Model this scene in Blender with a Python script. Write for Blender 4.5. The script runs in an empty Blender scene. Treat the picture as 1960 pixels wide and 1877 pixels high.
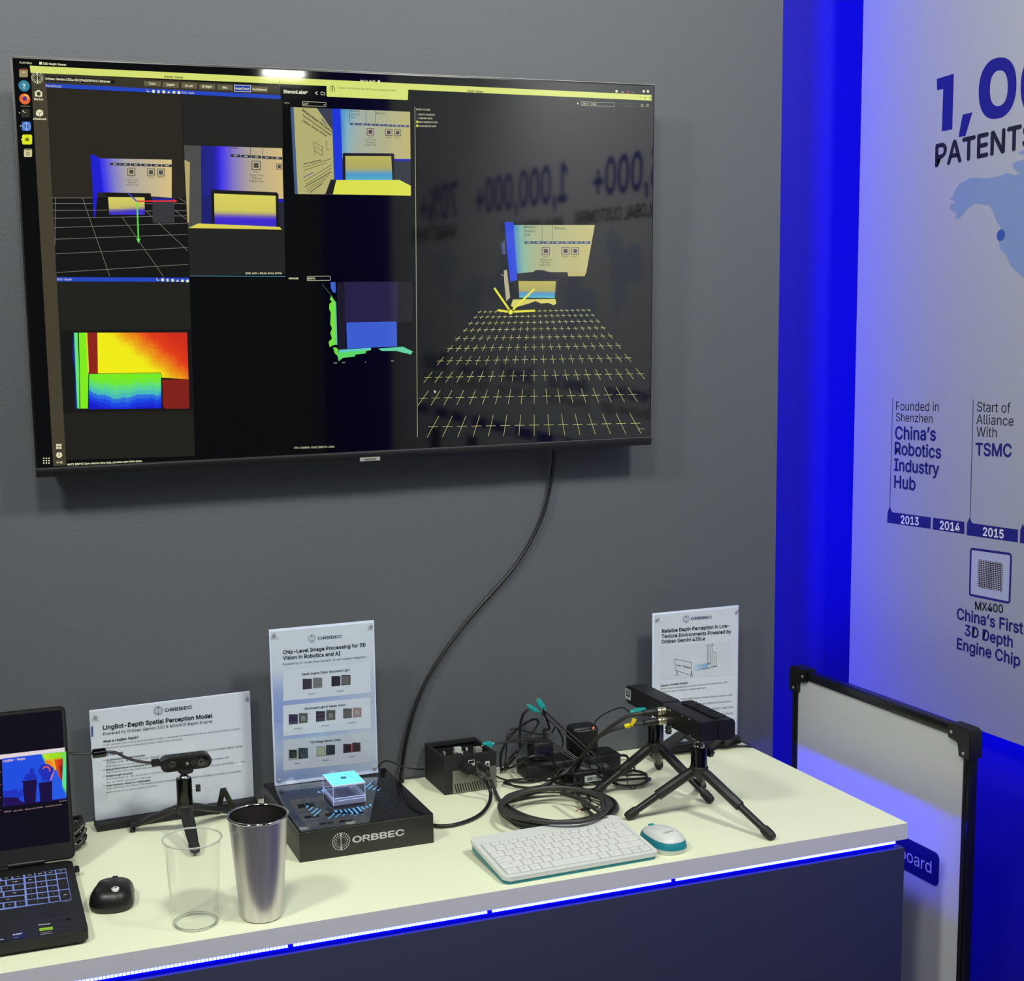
import bpy, bmesh, math, random
from mathutils import Vector, Matrix
random.seed(7)
PI = math.pi
SC = bpy.context.scene
COL = SC.collection
H = 0.80                      # height of the worktop above the floor

# ------------------------------------------------------------------ camera
CAM = Vector((-1.5932, -2.4755, 0.8767 + H))
YAW, PITCH, ROLL, FPX = 0.3274, 0.1307, -0.0229, 2511.4
OX, OY = 980 - 201.41, 938.5 + 60.76
def cam_axes():
    cy, sy, cp, sp = math.cos(YAW), math.sin(YAW), math.cos(PITCH), math.sin(PITCH)
    f = Vector((sy * cp, cy * cp, -sp)); r0 = Vector((cy, -sy, 0)); u0 = r0.cross(f)
    c, s = math.cos(ROLL), math.sin(ROLL)
    return c * r0 + s * u0, -s * r0 + c * u0, f
CR, CU, CF = cam_axes()
cam = bpy.data.cameras.new('camera'); camo = bpy.data.objects.new('camera', cam); COL.objects.link(camo)
cam.sensor_fit = 'HORIZONTAL'; cam.sensor_width = 36.0; cam.lens = FPX / 1960 * 36
cam.shift_x = 201.41 / 1960; cam.shift_y = 60.76 / 1960; cam.clip_start = 0.05; cam.clip_end = 100
camo.matrix_world = Matrix(((CR.x, CU.x, -CF.x, CAM.x), (CR.y, CU.y, -CF.y, CAM.y), (CR.z, CU.z, -CF.z, CAM.z), (0, 0, 0, 1)))
SC.camera = camo

# ------------------------------------------------------------------ world, lamps, exposure
w = bpy.data.worlds.new('hall'); SC.world = w; w.use_nodes = True
w.node_tree.nodes['Background'].inputs[0].default_value = (0.62, 0.68, 0.75, 1)
w.node_tree.nodes['Background'].inputs[1].default_value = 0.05
SC.view_settings.view_transform = 'Standard'; SC.view_settings.look = 'None'
SC.view_settings.gamma = 1; SC.view_settings.exposure = 0.0; SC.view_settings.use_curve_mapping = False
SC.cycles.use_denoising = True
try: SC.cycles.denoiser = 'OPENIMAGEDENOISE'; SC.cycles.denoising_input_passes = 'RGB_ALBEDO_NORMAL'
except Exception: pass
SC.cycles.max_bounces = 10; SC.cycles.transparent_max_bounces = 24
SC.cycles.sample_clamp_indirect = 4.0
def area(name, loc, aim, size, power, color=(1, 1, 1), size_y=None):
    l = bpy.data.lights.new(name, 'AREA'); l.energy = power; l.color = color; l.size = size
    if size_y: l.shape = 'RECTANGLE'; l.size_y = size_y
    o = bpy.data.objects.new(name, l); COL.objects.link(o); o.location = loc
    o.rotation_euler = (Vector(aim) - Vector(loc)).to_track_quat('-Z', 'Y').to_euler()
    return o
WARM = (1.0, 1.0, 0.93)
area('booth_spotlight', (0.0, -1.75, 3.15), (-0.9, -0.1, 0.95), 0.30, 34, WARM)
area('booth_spotlight', (-1.55, -1.9, 3.3), (-0.9, -0.2, 0.9), 0.30, 26, WARM)
area('booth_spotlight', (-2.6, -1.5, 3.1), (0.1, -0.6, 1.4), 0.30, 34, WARM)
area('hall_light', (-1.6, -4.5, 4.6), (-0.7, 0, 1.2), 1.6, 26, (0.97, 0.99, 1.0))

# ------------------------------------------------------------------ pixel helpers (photo pixel -> place in the room)
def ray(p): return CR * ((p[0] - OX) / FPX) - CU * ((p[1] - OY) / FPX) + CF
def hit(p, ax, v):
    d = ray(p); return CAM + d * ((v - CAM[ax]) / d[ax])
def T(x, y, h=0.0): return hit((x, y), 2, H + h)
def V(x, y, yy): return hit((x, y), 1, yy)
def X(x, y, xx): return hit((x, y), 0, xx)

def lin(c):
    if isinstance(c, str): c = tuple(int(c[i:i + 2], 16) for i in (0, 2, 4))
    return tuple(((v / 255) / 12.92 if v / 255 <= 0.04045 else ((v / 255 + 0.055) / 1.055) ** 2.4) for v in c[:3])

# ------------------------------------------------------------------ materials
def mat(name, c, rough=0.5, metal=0.0, ior=1.5, bump=None, emit=None, estr=1.0, aniso=0, coat=0, var=None, trans=0, alpha=1):
    m = bpy.data.materials.new(name); m.use_nodes = True; nt = m.node_tree; b = nt.nodes['Principled BSDF']
    col = lin(c) + (1,)
    b.inputs['Base Color'].default_value = col; b.inputs['Roughness'].default_value = rough
    b.inputs['Metallic'].default_value = metal; b.inputs['IOR'].default_value = ior
    b.inputs['Coat Weight'].default_value = coat; b.inputs['Anisotropic'].default_value = aniso
    b.inputs['Transmission Weight'].default_value = trans
    if emit: b.inputs['Emission Color'].default_value = lin(emit) + (1,); b.inputs['Emission Strength'].default_value = estr
    tc = nt.nodes.new('ShaderNodeTexCoord')
    if var:   # (scale, amount, stretch)
        mp = nt.nodes.new('ShaderNodeMapping'); mp.inputs['Scale'].default_value = var[2] if len(var) > 2 else (1, 1, 1)
        n = nt.nodes.new('ShaderNodeTexNoise'); n.inputs['Scale'].default_value = var[0]; n.inputs['Detail'].default_value = 5
        nt.links.new(tc.outputs['Object'], mp.inputs[0]); nt.links.new(mp.outputs[0], n.inputs['Vector'])
        mx = nt.nodes.new('ShaderNodeMix'); mx.data_type = 'RGBA'
        mx.inputs[6].default_value = tuple(v * (1 - var[1]) for v in col[:3]) + (1,)
        mx.inputs[7].default_value = tuple(min(1, v * (1 + var[1])) for v in col[:3]) + (1,)
        nt.links.new(n.outputs['Fac'], mx.inputs[0]); nt.links.new(mx.outputs[2], b.inputs['Base Color'])
    if bump:  # (scale, strength, distance, stretch)
        mp = nt.nodes.new('ShaderNodeMapping'); mp.inputs['Scale'].default_value = bump[3] if len(bump) > 3 else (1, 1, 1)
        n = nt.nodes.new('ShaderNodeTexNoise'); n.inputs['Scale'].default_value = bump[0]; n.inputs['Detail'].default_value = 3
        nt.links.new(tc.outputs['Object'], mp.inputs[0]); nt.links.new(mp.outputs[0], n.inputs['Vector'])
        bp = nt.nodes.new('ShaderNodeBump'); bp.inputs['Strength'].default_value = bump[1]; bp.inputs['Distance'].default_value = bump[2]
        nt.links.new(n.outputs['Fac'], bp.inputs['Height']); nt.links.new(bp.outputs[0], b.inputs['Normal'])
    return m
def glow(name, c, s):
    m = bpy.data.materials.new(name); m.use_nodes = True; nt = m.node_tree; nt.nodes.clear()
    e = nt.nodes.new('ShaderNodeEmission'); o = nt.nodes.new('ShaderNodeOutputMaterial')
    e.inputs[0].default_value = tuple(c) + (1,); e.inputs[1].default_value = s; nt.links.new(e.outputs[0], o.inputs[0]); return m
def clear(name, tint=(1, 1, 1), ior=1.49, rough=0.02, gain=1.0):   # thin clear sheet: transparent plus fresnel gloss
    m = bpy.data.materials.new(name); m.use_nodes = True; nt = m.node_tree; nt.nodes.clear()
    t = nt.nodes.new('ShaderNodeBsdfTransparent'); t.inputs[0].default_value = tuple(tint) + (1,)
    g = nt.nodes.new('ShaderNodeBsdfGlossy'); g.inputs['Roughness'].default_value = rough
    f = nt.nodes.new('ShaderNodeFresnel'); f.inputs[0].default_value = ior
    mu = nt.nodes.new('ShaderNodeMath'); mu.operation = 'MULTIPLY'; mu.inputs[1].default_value = gain; mu.use_clamp = True
    mx = nt.nodes.new('ShaderNodeMixShader'); o = nt.nodes.new('ShaderNodeOutputMaterial')
    ge = nt.nodes.new('ShaderNodeNewGeometry'); iv = nt.nodes.new('ShaderNodeMath'); iv.operation = 'SUBTRACT'; iv.inputs[0].default_value = 1
    nt.links.new(ge.outputs['Backfacing'], iv.inputs[1]); m2 = nt.nodes.new('ShaderNodeMath'); m2.operation = 'MULTIPLY'
    nt.links.new(f.outputs[0], mu.inputs[0]); nt.links.new(mu.outputs[0], m2.inputs[0]); nt.links.new(iv.outputs[0], m2.inputs[1]); nt.links.new(m2.outputs[0], mx.inputs[0]); nt.links.new(t.outputs[0], mx.inputs[1])
    nt.links.new(g.outputs[0], mx.inputs[2]); nt.links.new(mx.outputs[0], o.inputs[0]); return m
def printed(name, rough=0.55, emissive=False, ior=1.5, spec=None):
    m = bpy.data.materials.new(name); m.use_nodes = True; nt = m.node_tree; b = nt.nodes['Principled BSDF']
    a = nt.nodes.new('ShaderNodeAttribute'); a.attribute_name = 'Col'
    b.inputs['Roughness'].default_value = rough; b.inputs['IOR'].default_value = ior
    if emissive:
        b.inputs['Base Color'].default_value = (0.004, 0.004, 0.004, 1); b.inputs['Emission Strength'].default_value = 1.0
        nt.links.new(a.outputs['Color'], b.inputs['Emission Color'])
    else: nt.links.new(a.outputs['Color'], b.inputs['Base Color'])
    return m
M = dict(
    wall=mat('grey_wallcovering', (84, 88, 93), 0.62, bump=(150, 0.35, 0.002), var=(6, 0.03)),
    blue=mat('blue_painted_board', (34, 22, 168), 0.6),
    floor=mat('grey_carpet', (128, 128, 132), 0.9, bump=(300, 0.4, 0.003)),
    top=mat('white_laminate', (233, 238, 206), 0.42, var=(3, 0.015)),
    edge=mat('worktop_edge_band', (204, 204, 214), 0.6, var=(60, 0.05, (0.3, 1, 6))),
    navy=mat('dark_navy_board', (45, 48, 74), 0.55),
    blackp=mat('black_plastic', (17, 17, 19), 0.42), blackm=mat('black_matte', (24, 24, 26), 0.6),
    rubber=mat('black_rubber', (28, 28, 28), 0.5), gloss=mat('black_gloss', (7, 7, 9), 0.06),
    cable=mat('black_cable', (22, 22, 22), 0.38), dgrey=mat('dark_grey_cable', (50, 50, 47), 0.5),
    tvb=mat('tv_bezel', (16, 16, 16), 0.35, var=(80, 0.25, (1, 1, 10))),
    alu=mat('aluminium_trim', (190, 190, 185), 0.3, 1.0), chrome=mat('chrome', (225, 225, 222), 0.08, 1.0),
    steel=mat('brushed_steel', (205, 200, 204), 0.36, 1.0, var=(90, 0.32, (1, 1, 0.02)), bump=(240, 0.25, 0.0006, (1, 1, 0.02))),
    steelin=mat('steel_inside', (92, 88, 86), 0.5, 1.0),
    white=mat('white_plastic', (208, 212, 208), 0.4), whitek=mat('white_key', (212, 215, 212), 0.45),
    teal=mat('teal_plastic', (26, 128, 142), 0.4), fakra=mat('water_blue_plastic', (34, 152, 150), 0.35),
    paper=mat('white_print_paper', (222, 226, 234), 0.5), panel=mat('printed_fabric', (188, 192, 198), 0.7, bump=(900, 0.1, 0.0005)),
    board=mat('whiteboard_sheet', (212, 215, 214), 0.32), frame=mat('black_frame', (14, 14, 15), 0.3),
    screw=mat('screw_metal', (176, 176, 174), 0.3, 0.45), gold=mat('nickel_contact', (196, 190, 160), 0.3, 0.8),
    pcb=mat('circuit_board', (18, 26, 22), 0.4), grill=mat('grey_metal_plate', (134, 134, 126), 0.4, 0.6),
    slot=mat('vent_black', (4, 4, 4), 0.8), yellow=mat('yellow_tag', (226, 204, 20), 0.5), label=mat('silver_label', (190, 196, 192), 0.4),
    sheet=clear('clear_acrylic', (0.97, 0.98, 0.99)), cup=clear('clear_plastic', (0.985, 0.99, 0.985), 1.5, 0.02, 1.3),
    cuprim=mat('clear_rim', (250, 250, 245), 0.05, ior=1.49, trans=1.0),
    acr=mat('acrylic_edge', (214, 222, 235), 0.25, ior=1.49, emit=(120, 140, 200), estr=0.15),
    boxtop=mat('gloss_black_acrylic', (10, 10, 13), 0.05, ior=1.75), boxside=mat('dark_brushed_front', (34, 33, 31), 0.45, var=(40, 0.5), bump=(300, 0.1, 0.0004)),
    cyan=mat('backlit_cyan_film', (90, 190, 220), 0.3, emit=(104, 214, 240), estr=0.85),
    trace=glow('lit_trace', lin((96, 178, 232)), 1.0), tracedim=mat('dim_trace', (52, 66, 82), 0.3, emit=(60, 80, 100), estr=0.5),
    logo=mat('silver_print', (190, 190, 190), 0.4),
    keylit=glow('key_backlight', lin((120, 140, 205)), 1.0), keycap=mat('laptop_key', (20, 19, 24), 0.5), legend=glow('key_legend_light', lin((225, 228, 240)), 1.0),
    ledred=glow('red_led', (1, 0.12, 0.06), 3.0), ink=mat('dark_print', (60, 64, 70), 0.5),
    print=printed('print_ink'), printg=printed('print_ink_fabric', 0.7), screen=printed('tv_display', 0.045, True, 2.0), lscreen=printed('laptop_display', 0.2, True, 1.5),
    ledcore=glow('led_diodes', (0.30, 0.36, 1.0), 3.2), ledblue=glow('blue_led_tape', (0.0, 0.0, 1.0), 9.0),
    ledrecess=glow('blue_led_bar', (0.0, 0.0, 1.0), 32.0), ledside=glow('blue_led_side', (0.0, 0.0, 1.0), 170.0), tube=glow('lamp_tube', (1.0, 1.0, 0.9), 34.0),
    mblack=mat('mouse_black', (21, 21, 21), 0.38, bump=(500, 0.08, 0.0003)), mlogo=mat('logo_white', (235, 235, 235), 0.4),
    lap=mat('laptop_black', (19, 19, 21), 0.4), lapedge=mat('laptop_lid_edge', (120, 120, 112), 0.35, 0.7),
    glassdark=mat('camera_glass', (6, 6, 10), 0.05), lens=mat('lens', (40, 40, 46), 0.1, coat=1.0),
)

# ------------------------------------------------------------------ objects
def pmat(p):
    m = Matrix.Identity(4)
    while p is not None: m = p.matrix_basis @ m; p = p.parent
    return m
def thing(name, label, cat, loc=(0, 0, 0), rotz=0, group=None):
    o = bpy.data.objects.new(name, None); COL.objects.link(o); o.empty_display_size = 0.02
    o.location = loc; o.rotation_euler = (0, 0, rotz); o['label'] = label; o['category'] = cat
    if group: o['group'] = group
    return o
def tag(o, label, cat, group=None):
    o['label'] = label; o['category'] = cat
    if group: o['group'] = group
    return o
def obj(name, bm, m, parent=None, w=True, smooth=True, label=None, orig=None):
    """w: the bmesh is in world coordinates; otherwise in the parent's."""
    me = bpy.data.meshes.new(name)
    if parent is not None and w: bm.transform(pmat(parent).inverted())
    if parent is None and orig is not None: bm.transform(Matrix.Translation(-Vector(orig)))
    bmesh.ops.recalc_face_normals(bm, faces=bm.faces) if not bm.faces.layers.int.get('flat') else None
    bm.to_mesh(me); bm.free()
    for mm in (m if isinstance(m, (list, tuple)) else [m]): me.materials.append(mm)
    if smooth:
        me.polygons.foreach_set('use_smooth', [True] * len(me.polygons)); me.set_sharp_from_angle(angle=math.radians(38))
    o = bpy.data.objects.new(name, me); COL.objects.link(o)
    if parent is not None: o.parent = parent
    elif orig is not None: o.location = orig
    if label: o['label'] = label
    return o
def struct(name, bm, m, **k):
    o = obj(name, bm, m, **k); o['kind'] = 'structure'; return o
def B(): return bmesh.new()
def box(bm, a, b, bev=0, seg=2, mi=0, mtx=None):
    t = bmesh.new(); x0, y0, z0 = a; x1, y1, z1 = b
    vs = [t.verts.new(p) for p in ((x0, y0, z0), (x1, y0, z0), (x1, y1, z0), (x0, y1, z0), (x0, y0, z1), (x1, y0, z1), (x1, y1, z1), (x0, y1, z1))]
    for f in ((3, 2, 1, 0), (4, 5, 6, 7), (0, 1, 5, 4), (1, 2, 6, 5), (2, 3, 7, 6), (3, 0, 4, 7)): t.faces.new([vs[i] for i in f]).material_index = mi
    if bev: bmesh.ops.bevel(t, geom=t.edges[:], offset=bev, segments=seg, affect='EDGES', profile=0.5)
    if mtx: t.transform(mtx)
    join(bm, t); return bm
def join(bm, t):
    vm = {}
    for v in t.verts: vm[v] = bm.verts.new(v.co)
    for f in t.faces:
        try: g = bm.faces.new([vm[v] for v in f.verts]); g.material_index = f.material_index
        except ValueError: pass
    t.free()
def prism(bm, pts, a, b, mi=0, bev=0, mtx=None):
    """pts: 2D outline; a,b: functions or z levels mapping (u,v)->3D at both ends"""
    t = bmesh.new()
    f0 = a if callable(a) else (lambda u, v: (u, v, a)); f1 = b if callable(b) else (lambda u, v: (u, v, b))
    A = [t.verts.new(f0(*p)) for p in pts]; C = [t.verts.new(f1(*p)) for p in pts]; n = len(pts)
    t.faces.new(A[::-1]); t.faces.new(C)
    for i in range(n): t.faces.new((A[i], A[(i + 1) % n], C[(i + 1) % n], C[i]))
    for f in t.faces: f.material_index = mi
    if bev: bmesh.ops.bevel(t, geom=[e for e in t.edges], offset=bev, segments=2, affect='EDGES')
    if mtx: t.transform(mtx)
    join(bm, t); return bm
def rrect(w, h, r, n=5, cx=0, cy=0):
    out = []
    for qx, qy, a0 in ((w / 2 - r, h / 2 - r, 0), (-w / 2 + r, h / 2 - r, 90), (-w / 2 + r, -h / 2 + r, 180), (w / 2 - r, -h / 2 + r, 270)):
        for i in range(n + 1):
            a = math.radians(a0 + 90 * i / n); out.append((cx + qx + r * math.cos(a), cy + qy + r * math.sin(a)))
    return out
def frame_of(d):
    d = Vector(d).normalized(); u = d.cross(Vector((0, 0, 1)))
    if u.length < 1e-3: u = Vector((1, 0, 0))
    u.normalize(); return u, d.cross(u).normalized(), d
def cyl(bm, p0, p1, r0, r1=None, n=20, mi=0, caps=True):
    p0, p1 = Vector(p0), Vector(p1); r1 = r0 if r1 is None else r1
    u, v, d = frame_of(p1 - p0); A = []; C = []
    for i in range(n):
        a = 2 * PI * i / n; q = u * math.cos(a) + v * math.sin(a); A.append(bm.verts.new(p0 + q * r0)); C.append(bm.verts.new(p1 + q * r1))
    for i in range(n): bm.faces.new((A[i], A[(i + 1) % n], C[(i + 1) % n], C[i])).material_index = mi
    if caps: bm.faces.new(A[::-1]).material_index = mi; bm.faces.new(C).material_index = mi
    return bm
def lathe(bm, prof, c=(0, 0, 0), n=32, axis=(0, 0, 1), close=False, sx=1, sy=1):
    u, v, d = frame_of(axis) if tuple(axis) != (0, 0, 1) else (Vector((1, 0, 0)), Vector((0, 1, 0)), Vector((0, 0, 1)))
    c = Vector(c); rings = []
    for r, z in prof:
        if r < 1e-7: rings.append([bm.verts.new(c + d * z)])
        else: rings.append([bm.verts.new(c + u * (r * sx * math.cos(2 * PI * i / n)) + v * (r * sy * math.sin(2 * PI * i / n)) + d * z) for i in range(n)])
    if close: rings.append(rings[0])
    for A, C in zip(rings, rings[1:]):
        for i in range(n):
            j = (i + 1) % n
            if len(A) == 1 and len(C) == 1: continue
            if len(A) == 1: bm.faces.new((A[0], C[j], C[i]))
            elif len(C) == 1: bm.faces.new((A[i], A[j], C[0]))
            else: bm.faces.new((A[i], A[j], C[j], C[i]))
    return bm
def spline(pts, k=8, closed=False):
    P = [Vector(p) for p in pts]; n = len(P); out = []
    seg = range(n if closed else n - 1)
    for i in seg:
        g = (lambda j: P[j % n]) if closed else (lambda j: P[max(0, min(n - 1, j))])
        a, b, c, d = g(i - 1), g(i), g(i + 1), g(i + 2)
        for s in range(k):
            t = s / k
            out.append(0.5 * ((2 * b) + (c - a) * t + (2 * a - 5 * b + 4 * c - d) * t * t + (3 * b - a - 3 * c + d) * t ** 3))
    if not closed: out.append(P[-1])
    return out
def tube(bm, pts, r, n=8, k=8, closed=False, smooth=True, mi=0):
    P = spline(pts, k, closed) if smooth else [Vector(p) for p in pts]
    m = len(P); prev = None; rings = []
    for i in range(m):
        t = (P[(i + 1) % m] - P[i - 1]) if closed else (P[min(i + 1, m - 1)] - P[max(i - 1, 0)])
        if t.length < 1e-9: t = Vector((1, 0, 0))
        t.normalize()
        if prev is None: u = frame_of(t)[0]
        else:
            u = prev - t * prev.dot(t)
            u = frame_of(t)[0] if u.length < 1e-6 else u.normalized()
        prev = u; v = t.cross(u); rr = r(i / (m - 1)) if callable(r) else r
        rings.append([bm.verts.new(P[i] + (u * math.cos(2 * PI * j / n) + v * math.sin(2 * PI * j / n)) * rr) for j in range(n)])
    if closed: rings.append(rings[0])
    for A, C in zip(rings, rings[1:]):
        for j in range(n): bm.faces.new((A[j], A[(j + 1) % n], C[(j + 1) % n], C[j])).material_index = mi
    if not closed: bm.faces.new(rings[0][::-1]); bm.faces.new(rings[-1])
    return bm

# ------------------------------------------------------------------ flat print on a plane: fills, lines and lettering in one mesh
_tc = {}
FONT = None
try:
    import os
    FONT = bpy.data.fonts.load(os.path.join(bpy.utils.system_resource('DATAFILES'), 'fonts', 'Inter.woff2'))
except Exception: FONT = None      # Blender's built-in face
def glyphs(s, bold):
    bold = bool(bold); key = (s, bold)
    if key not in _tc:
        cu = bpy.data.curves.new('t', 'FONT'); cu.body = s; cu.resolution_u = 3 if len(s) < 24 else 1; cu.offset = 0.0
        if FONT and '中' not in s: cu.font = FONT
        o = bpy.data.objects.new('t', cu); COL.objects.link(o)
        me = bpy.data.meshes.new_from_object(o.evaluated_get(bpy.context.evaluated_depsgraph_get()))
        vs = [tuple(v.co[:2]) for v in me.vertices]; fs = [tuple(p.vertices) for p in me.polygons]
        xs = [v[0] for v in vs] or [0]
        _tc[key] = ([(a - min(xs), b) for a, b in vs], fs, max(xs) - min(xs))
        bpy.data.objects.remove(o); bpy.data.curves.remove(cu); bpy.data.meshes.remove(me)
    return _tc[key]
class Flat:
    """A printed surface. O origin, N outward normal, given in world space; points come as photo pixels (or 3D)."""
    def __init__(s, O, N):
        s.O = Vector(O); s.N = Vector(N).normalized(); s.v = []; s.f = []; s.c = []; s.lay = 1
    def P(s, p):
        if len(p) == 3: return Vector(p)
        d = ray(p); t = (s.O - CAM).dot(s.N) / d.dot(s.N); return CAM + d * t
    def lift(s, q, lay): return q + s.N * (0.00012 * lay)
    def poly(s, pts, col, lay=1, cols=None):
        i = len(s.v); n = len(pts)
        for k, p in enumerate(pts): s.v.append(s.lift(s.P(p), lay)); s.c.append(lin(cols[k]) if cols else lin(col))
        s.f.append(tuple(range(i, i + n)))
    def rect(s, x0, y0, x1, y1, col, lay=1, sl=0.0):
        s.poly([(x0, y0), (x1, y0 + sl * (x1 - x0)), (x1, y1 + sl * (x1 - x0)), (x0, y1)], col, lay)
    def grid(s, quad, fn, nu, nv, lay=1):
        """quad TL,TR,BR,BL in px; fn(u,v)->rgb"""
        a, b, c, d = [s.P(p) for p in quad]
        i0 = len(s.v)
        for j in range(nv + 1):
            for i in range(nu + 1):
                u, v = i / nu, j / nv; s.v.append(s.lift((a * (1 - u) + b * u) * (1 - v) + (d * (1 - u) + c * u) * v, lay)); s.c.append(lin(fn(u, v)))
        for j in range(nv):
            for i in range(nu):
                k = i0 + j * (nu + 1) + i; s.f.append((k, k + 1, k + nu + 2, k + nu + 1))
    def line(s, a, b, wpx, col, lay=2):
        A, Bq = s.P(a), s.P(b); d = Bq - A
        if d.length < 1e-7: return
        n = s.N.cross(d).normalized() * (wpx * 0.0004)
        i = len(s.v); s.v += [s.lift(q, lay) for q in (A + n, Bq + n, Bq - n, A - n)]; s.c += [lin(col)] * 4; s.f.append((i, i + 1, i + 2, i + 3))
    def path(s, pts, wpx, col, lay=2, closed=False):
        for a, b in zip(pts, pts[1:] + (pts[:1] if closed else [])): s.line(a, b, wpx, col, lay)
    def disc(s, c, r, col, lay=2, n=14, ring=None):
        """r in metres, round on the surface"""
        C = s.P(c); u = (s.N.cross(Vector((0, 0, 1)))); u = u.normalized() if u.length > 1e-3 else Vector((1, 0, 0)); v = s.N.cross(u)
        pt = [C + (u * math.cos(2 * PI * i / n) + v * math.sin(2 * PI * i / n)) * r for i in range(n)]
        if ring is None: s.poly([tuple(p) for p in pt], col, lay)
        else:
            pi_ = [C + (p - C) * (1 - ring / r) for p in pt]
            for i in range(n): s.poly([tuple(pt[i]), tuple(pt[(i + 1) % n]), tuple(pi_[(i + 1) % n]), tuple(pi_[i])], col, lay)
    def text(s, txt, a, b, col, bold=False, lay=3, hx=1.0, up=None):
        """lettering whose baseline runs from a to b"""
        A, Bq = s.P(a), s.P(b); vs, fs, wd = glyphs(txt, bold)
        if wd <= 0: return
        U = (Bq - A) / wd; Vv = s.N.cross(U) * hx
        if up is not None and Vv.dot(Vector(up)) < 0: Vv = -Vv
        i = len(s.v); c = lin(col)
        k_ = bold if isinstance(bold, float) else 0.022
        for m_, (dx, dy) in enumerate(((-k_, 0), (k_, 0), (0, k_), (0, -k_)) if bold else ((0, 0),)):   # heavier strokes by over-printing
            i = len(s.v)
            for x, y in vs: s.v.append(s.lift(A + U * (x + dx) + Vv * (y + dy), lay + .22 * m_)); s.c.append(c)
            for f in fs: s.f.append(tuple(i + k for k in f))
    def emblem(s, c, R, col, lay=3):
        C = s.P(c); u = s.N.cross(Vector((0, 0, 1)))
        u = -u.normalized() if u.length > 1e-3 else Vector((1, 0, 0)); v = s.N.cross(u)
        for ring, (rr, n, dr) in enumerate(((0.93, 22, 0.085), (0.70, 20, 0.062), (0.50, 16, 0.045))):
            for i in range(n):
                a = 2 * PI * (i + 0.5 * (ring % 2)) / n
                s.disc(tuple(C + (u * math.cos(a) + v * math.sin(a)) * R * rr), R * dr, col, lay, 7)
        s.poly([tuple(C + v * R * y + u * R * x) for x, y in ((-0.09, 0.9), (0.09, 0.9), (0.03, 0), (0.09, -0.9), (-0.09, -0.9), (-0.03, 0))], col, lay)
    def build(s, name, m, parent, label=None):
        me = bpy.data.meshes.new(name); inv = pmat(parent).inverted()
        me.from_pydata([inv @ v for v in s.v], [], s.f); me.materials.append(m)
        at = me.color_attributes.new('Col', 'FLOAT_COLOR', 'POINT')
        at.data.foreach_set('color', [x for c in s.c for x in (*c, 1.0)])
        me.update(); o = bpy.data.objects.new(name, me); COL.objects.link(o); o.parent = parent
        if label: o['label'] = label
        return o
def mixc(a, b, t): return tuple(a[i] + (b[i] - a[i]) * max(0, min(1, t)) for i in range(3))
def ramp(st, t):
    for (t0, c0), (t1, c1) in zip(st, st[1:]):
        if t <= t1: return mixc(c0, c1, (t - t0) / (t1 - t0))
    return st[-1][1]

# ================================================================== SETTING
BX = 0.3167
struct('floor', box(B(), (-5, -5, -0.05), (2, 0.6, 0)), M['floor'])
struct('wall_back', box(B(), (-5, 0, 0), (0.1151, 0.10, 3.2)), M['wall'])
struct('wall_right', box(B(), (0.42, -5, 0), (0.52, 0.22, 3.2)), M['blue'])
struct('wall_recess', box(B(), (0.02, 0.13, 0), (0.42, 0.22, 3.2)), mat('deep_blue_board', (12, 2, 132), 0.6))
struct('trim_1', box(B(), (0.1151, 0.012, 0.02), (0.118, 0.085, 3.2)), M['blue'])
# light bars in the recess and below the printed panel
t = thing('led_light_bar', 'vertical blue light bar hidden behind the end of the grey wall', 'light', (0.122, 0.05, 0))
obj('light_tape', box(B(), (0.1195, 0.03, 0.1), (0.1225, 0.042, 3.15)), M['ledrecess'], t)
obj('housing', box(B(), (0.1182, 0.028, 0.08), (0.1194, 0.060, 3.16)), M['alu'], t)

t = thing('led_light_bar', 'vertical blue light bar hidden behind the edge of the white panel', 'light', (BX + .022, -.045, 0))
obj('light_tape', box(B(), (BX + .0165, -.052, 0.95), (BX + .030, -.046, 3.05)), glow('blue_led_soft', (0.0, 0.0, 1.0), 40.0), t)
obj('housing', box(B(), (BX + .0165, -.0569, 0.95), (BX + .030, -.0521, 3.06)), M['alu'], t)
# printed wall panel
t = thing('wall_panel', 'large white printed wall panel with company figures, world map and timeline', 'panel', (BX, -1.7, H + 0.09))
obj('fabric_face', box(B(), (BX, -3.45, H + 0.089), (BX + 0.012, -0.001, 3.1), 0.002), M['panel'], t)
obj('panel_frame', box(B(), (BX + 0.0125, -3.44, H + 0.095), (BX + 0.10, -0.06, 3.09)), M['panel'], t)
obj('light_tape', box(B(), (BX + 0.02, -3.3, H + 0.090), (BX + 0.03, -0.08, H + 0.094)), glow('blue_led_under', (0.0, 0.0, 1.0), 26.0), t)
NV, DK = (20, 20, 118), (12, 12, 44)
F = Flat((BX, 0, H), (-1, 0, 0))
def yz(y, z): return (BX, y, H + z)
BNV = (16, 14, 140)
def K(x, y): return (1460 + x / 2.536, y / 2.536)
F.poly([K(845, 383), K(928, 357), K(920, 628), K(869, 638), K(876, 432), K(846, 438)], BNV)
F.poly([K(970, 556), K(1018, 545), K(984, 660), K(950, 666)], BNV)
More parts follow.
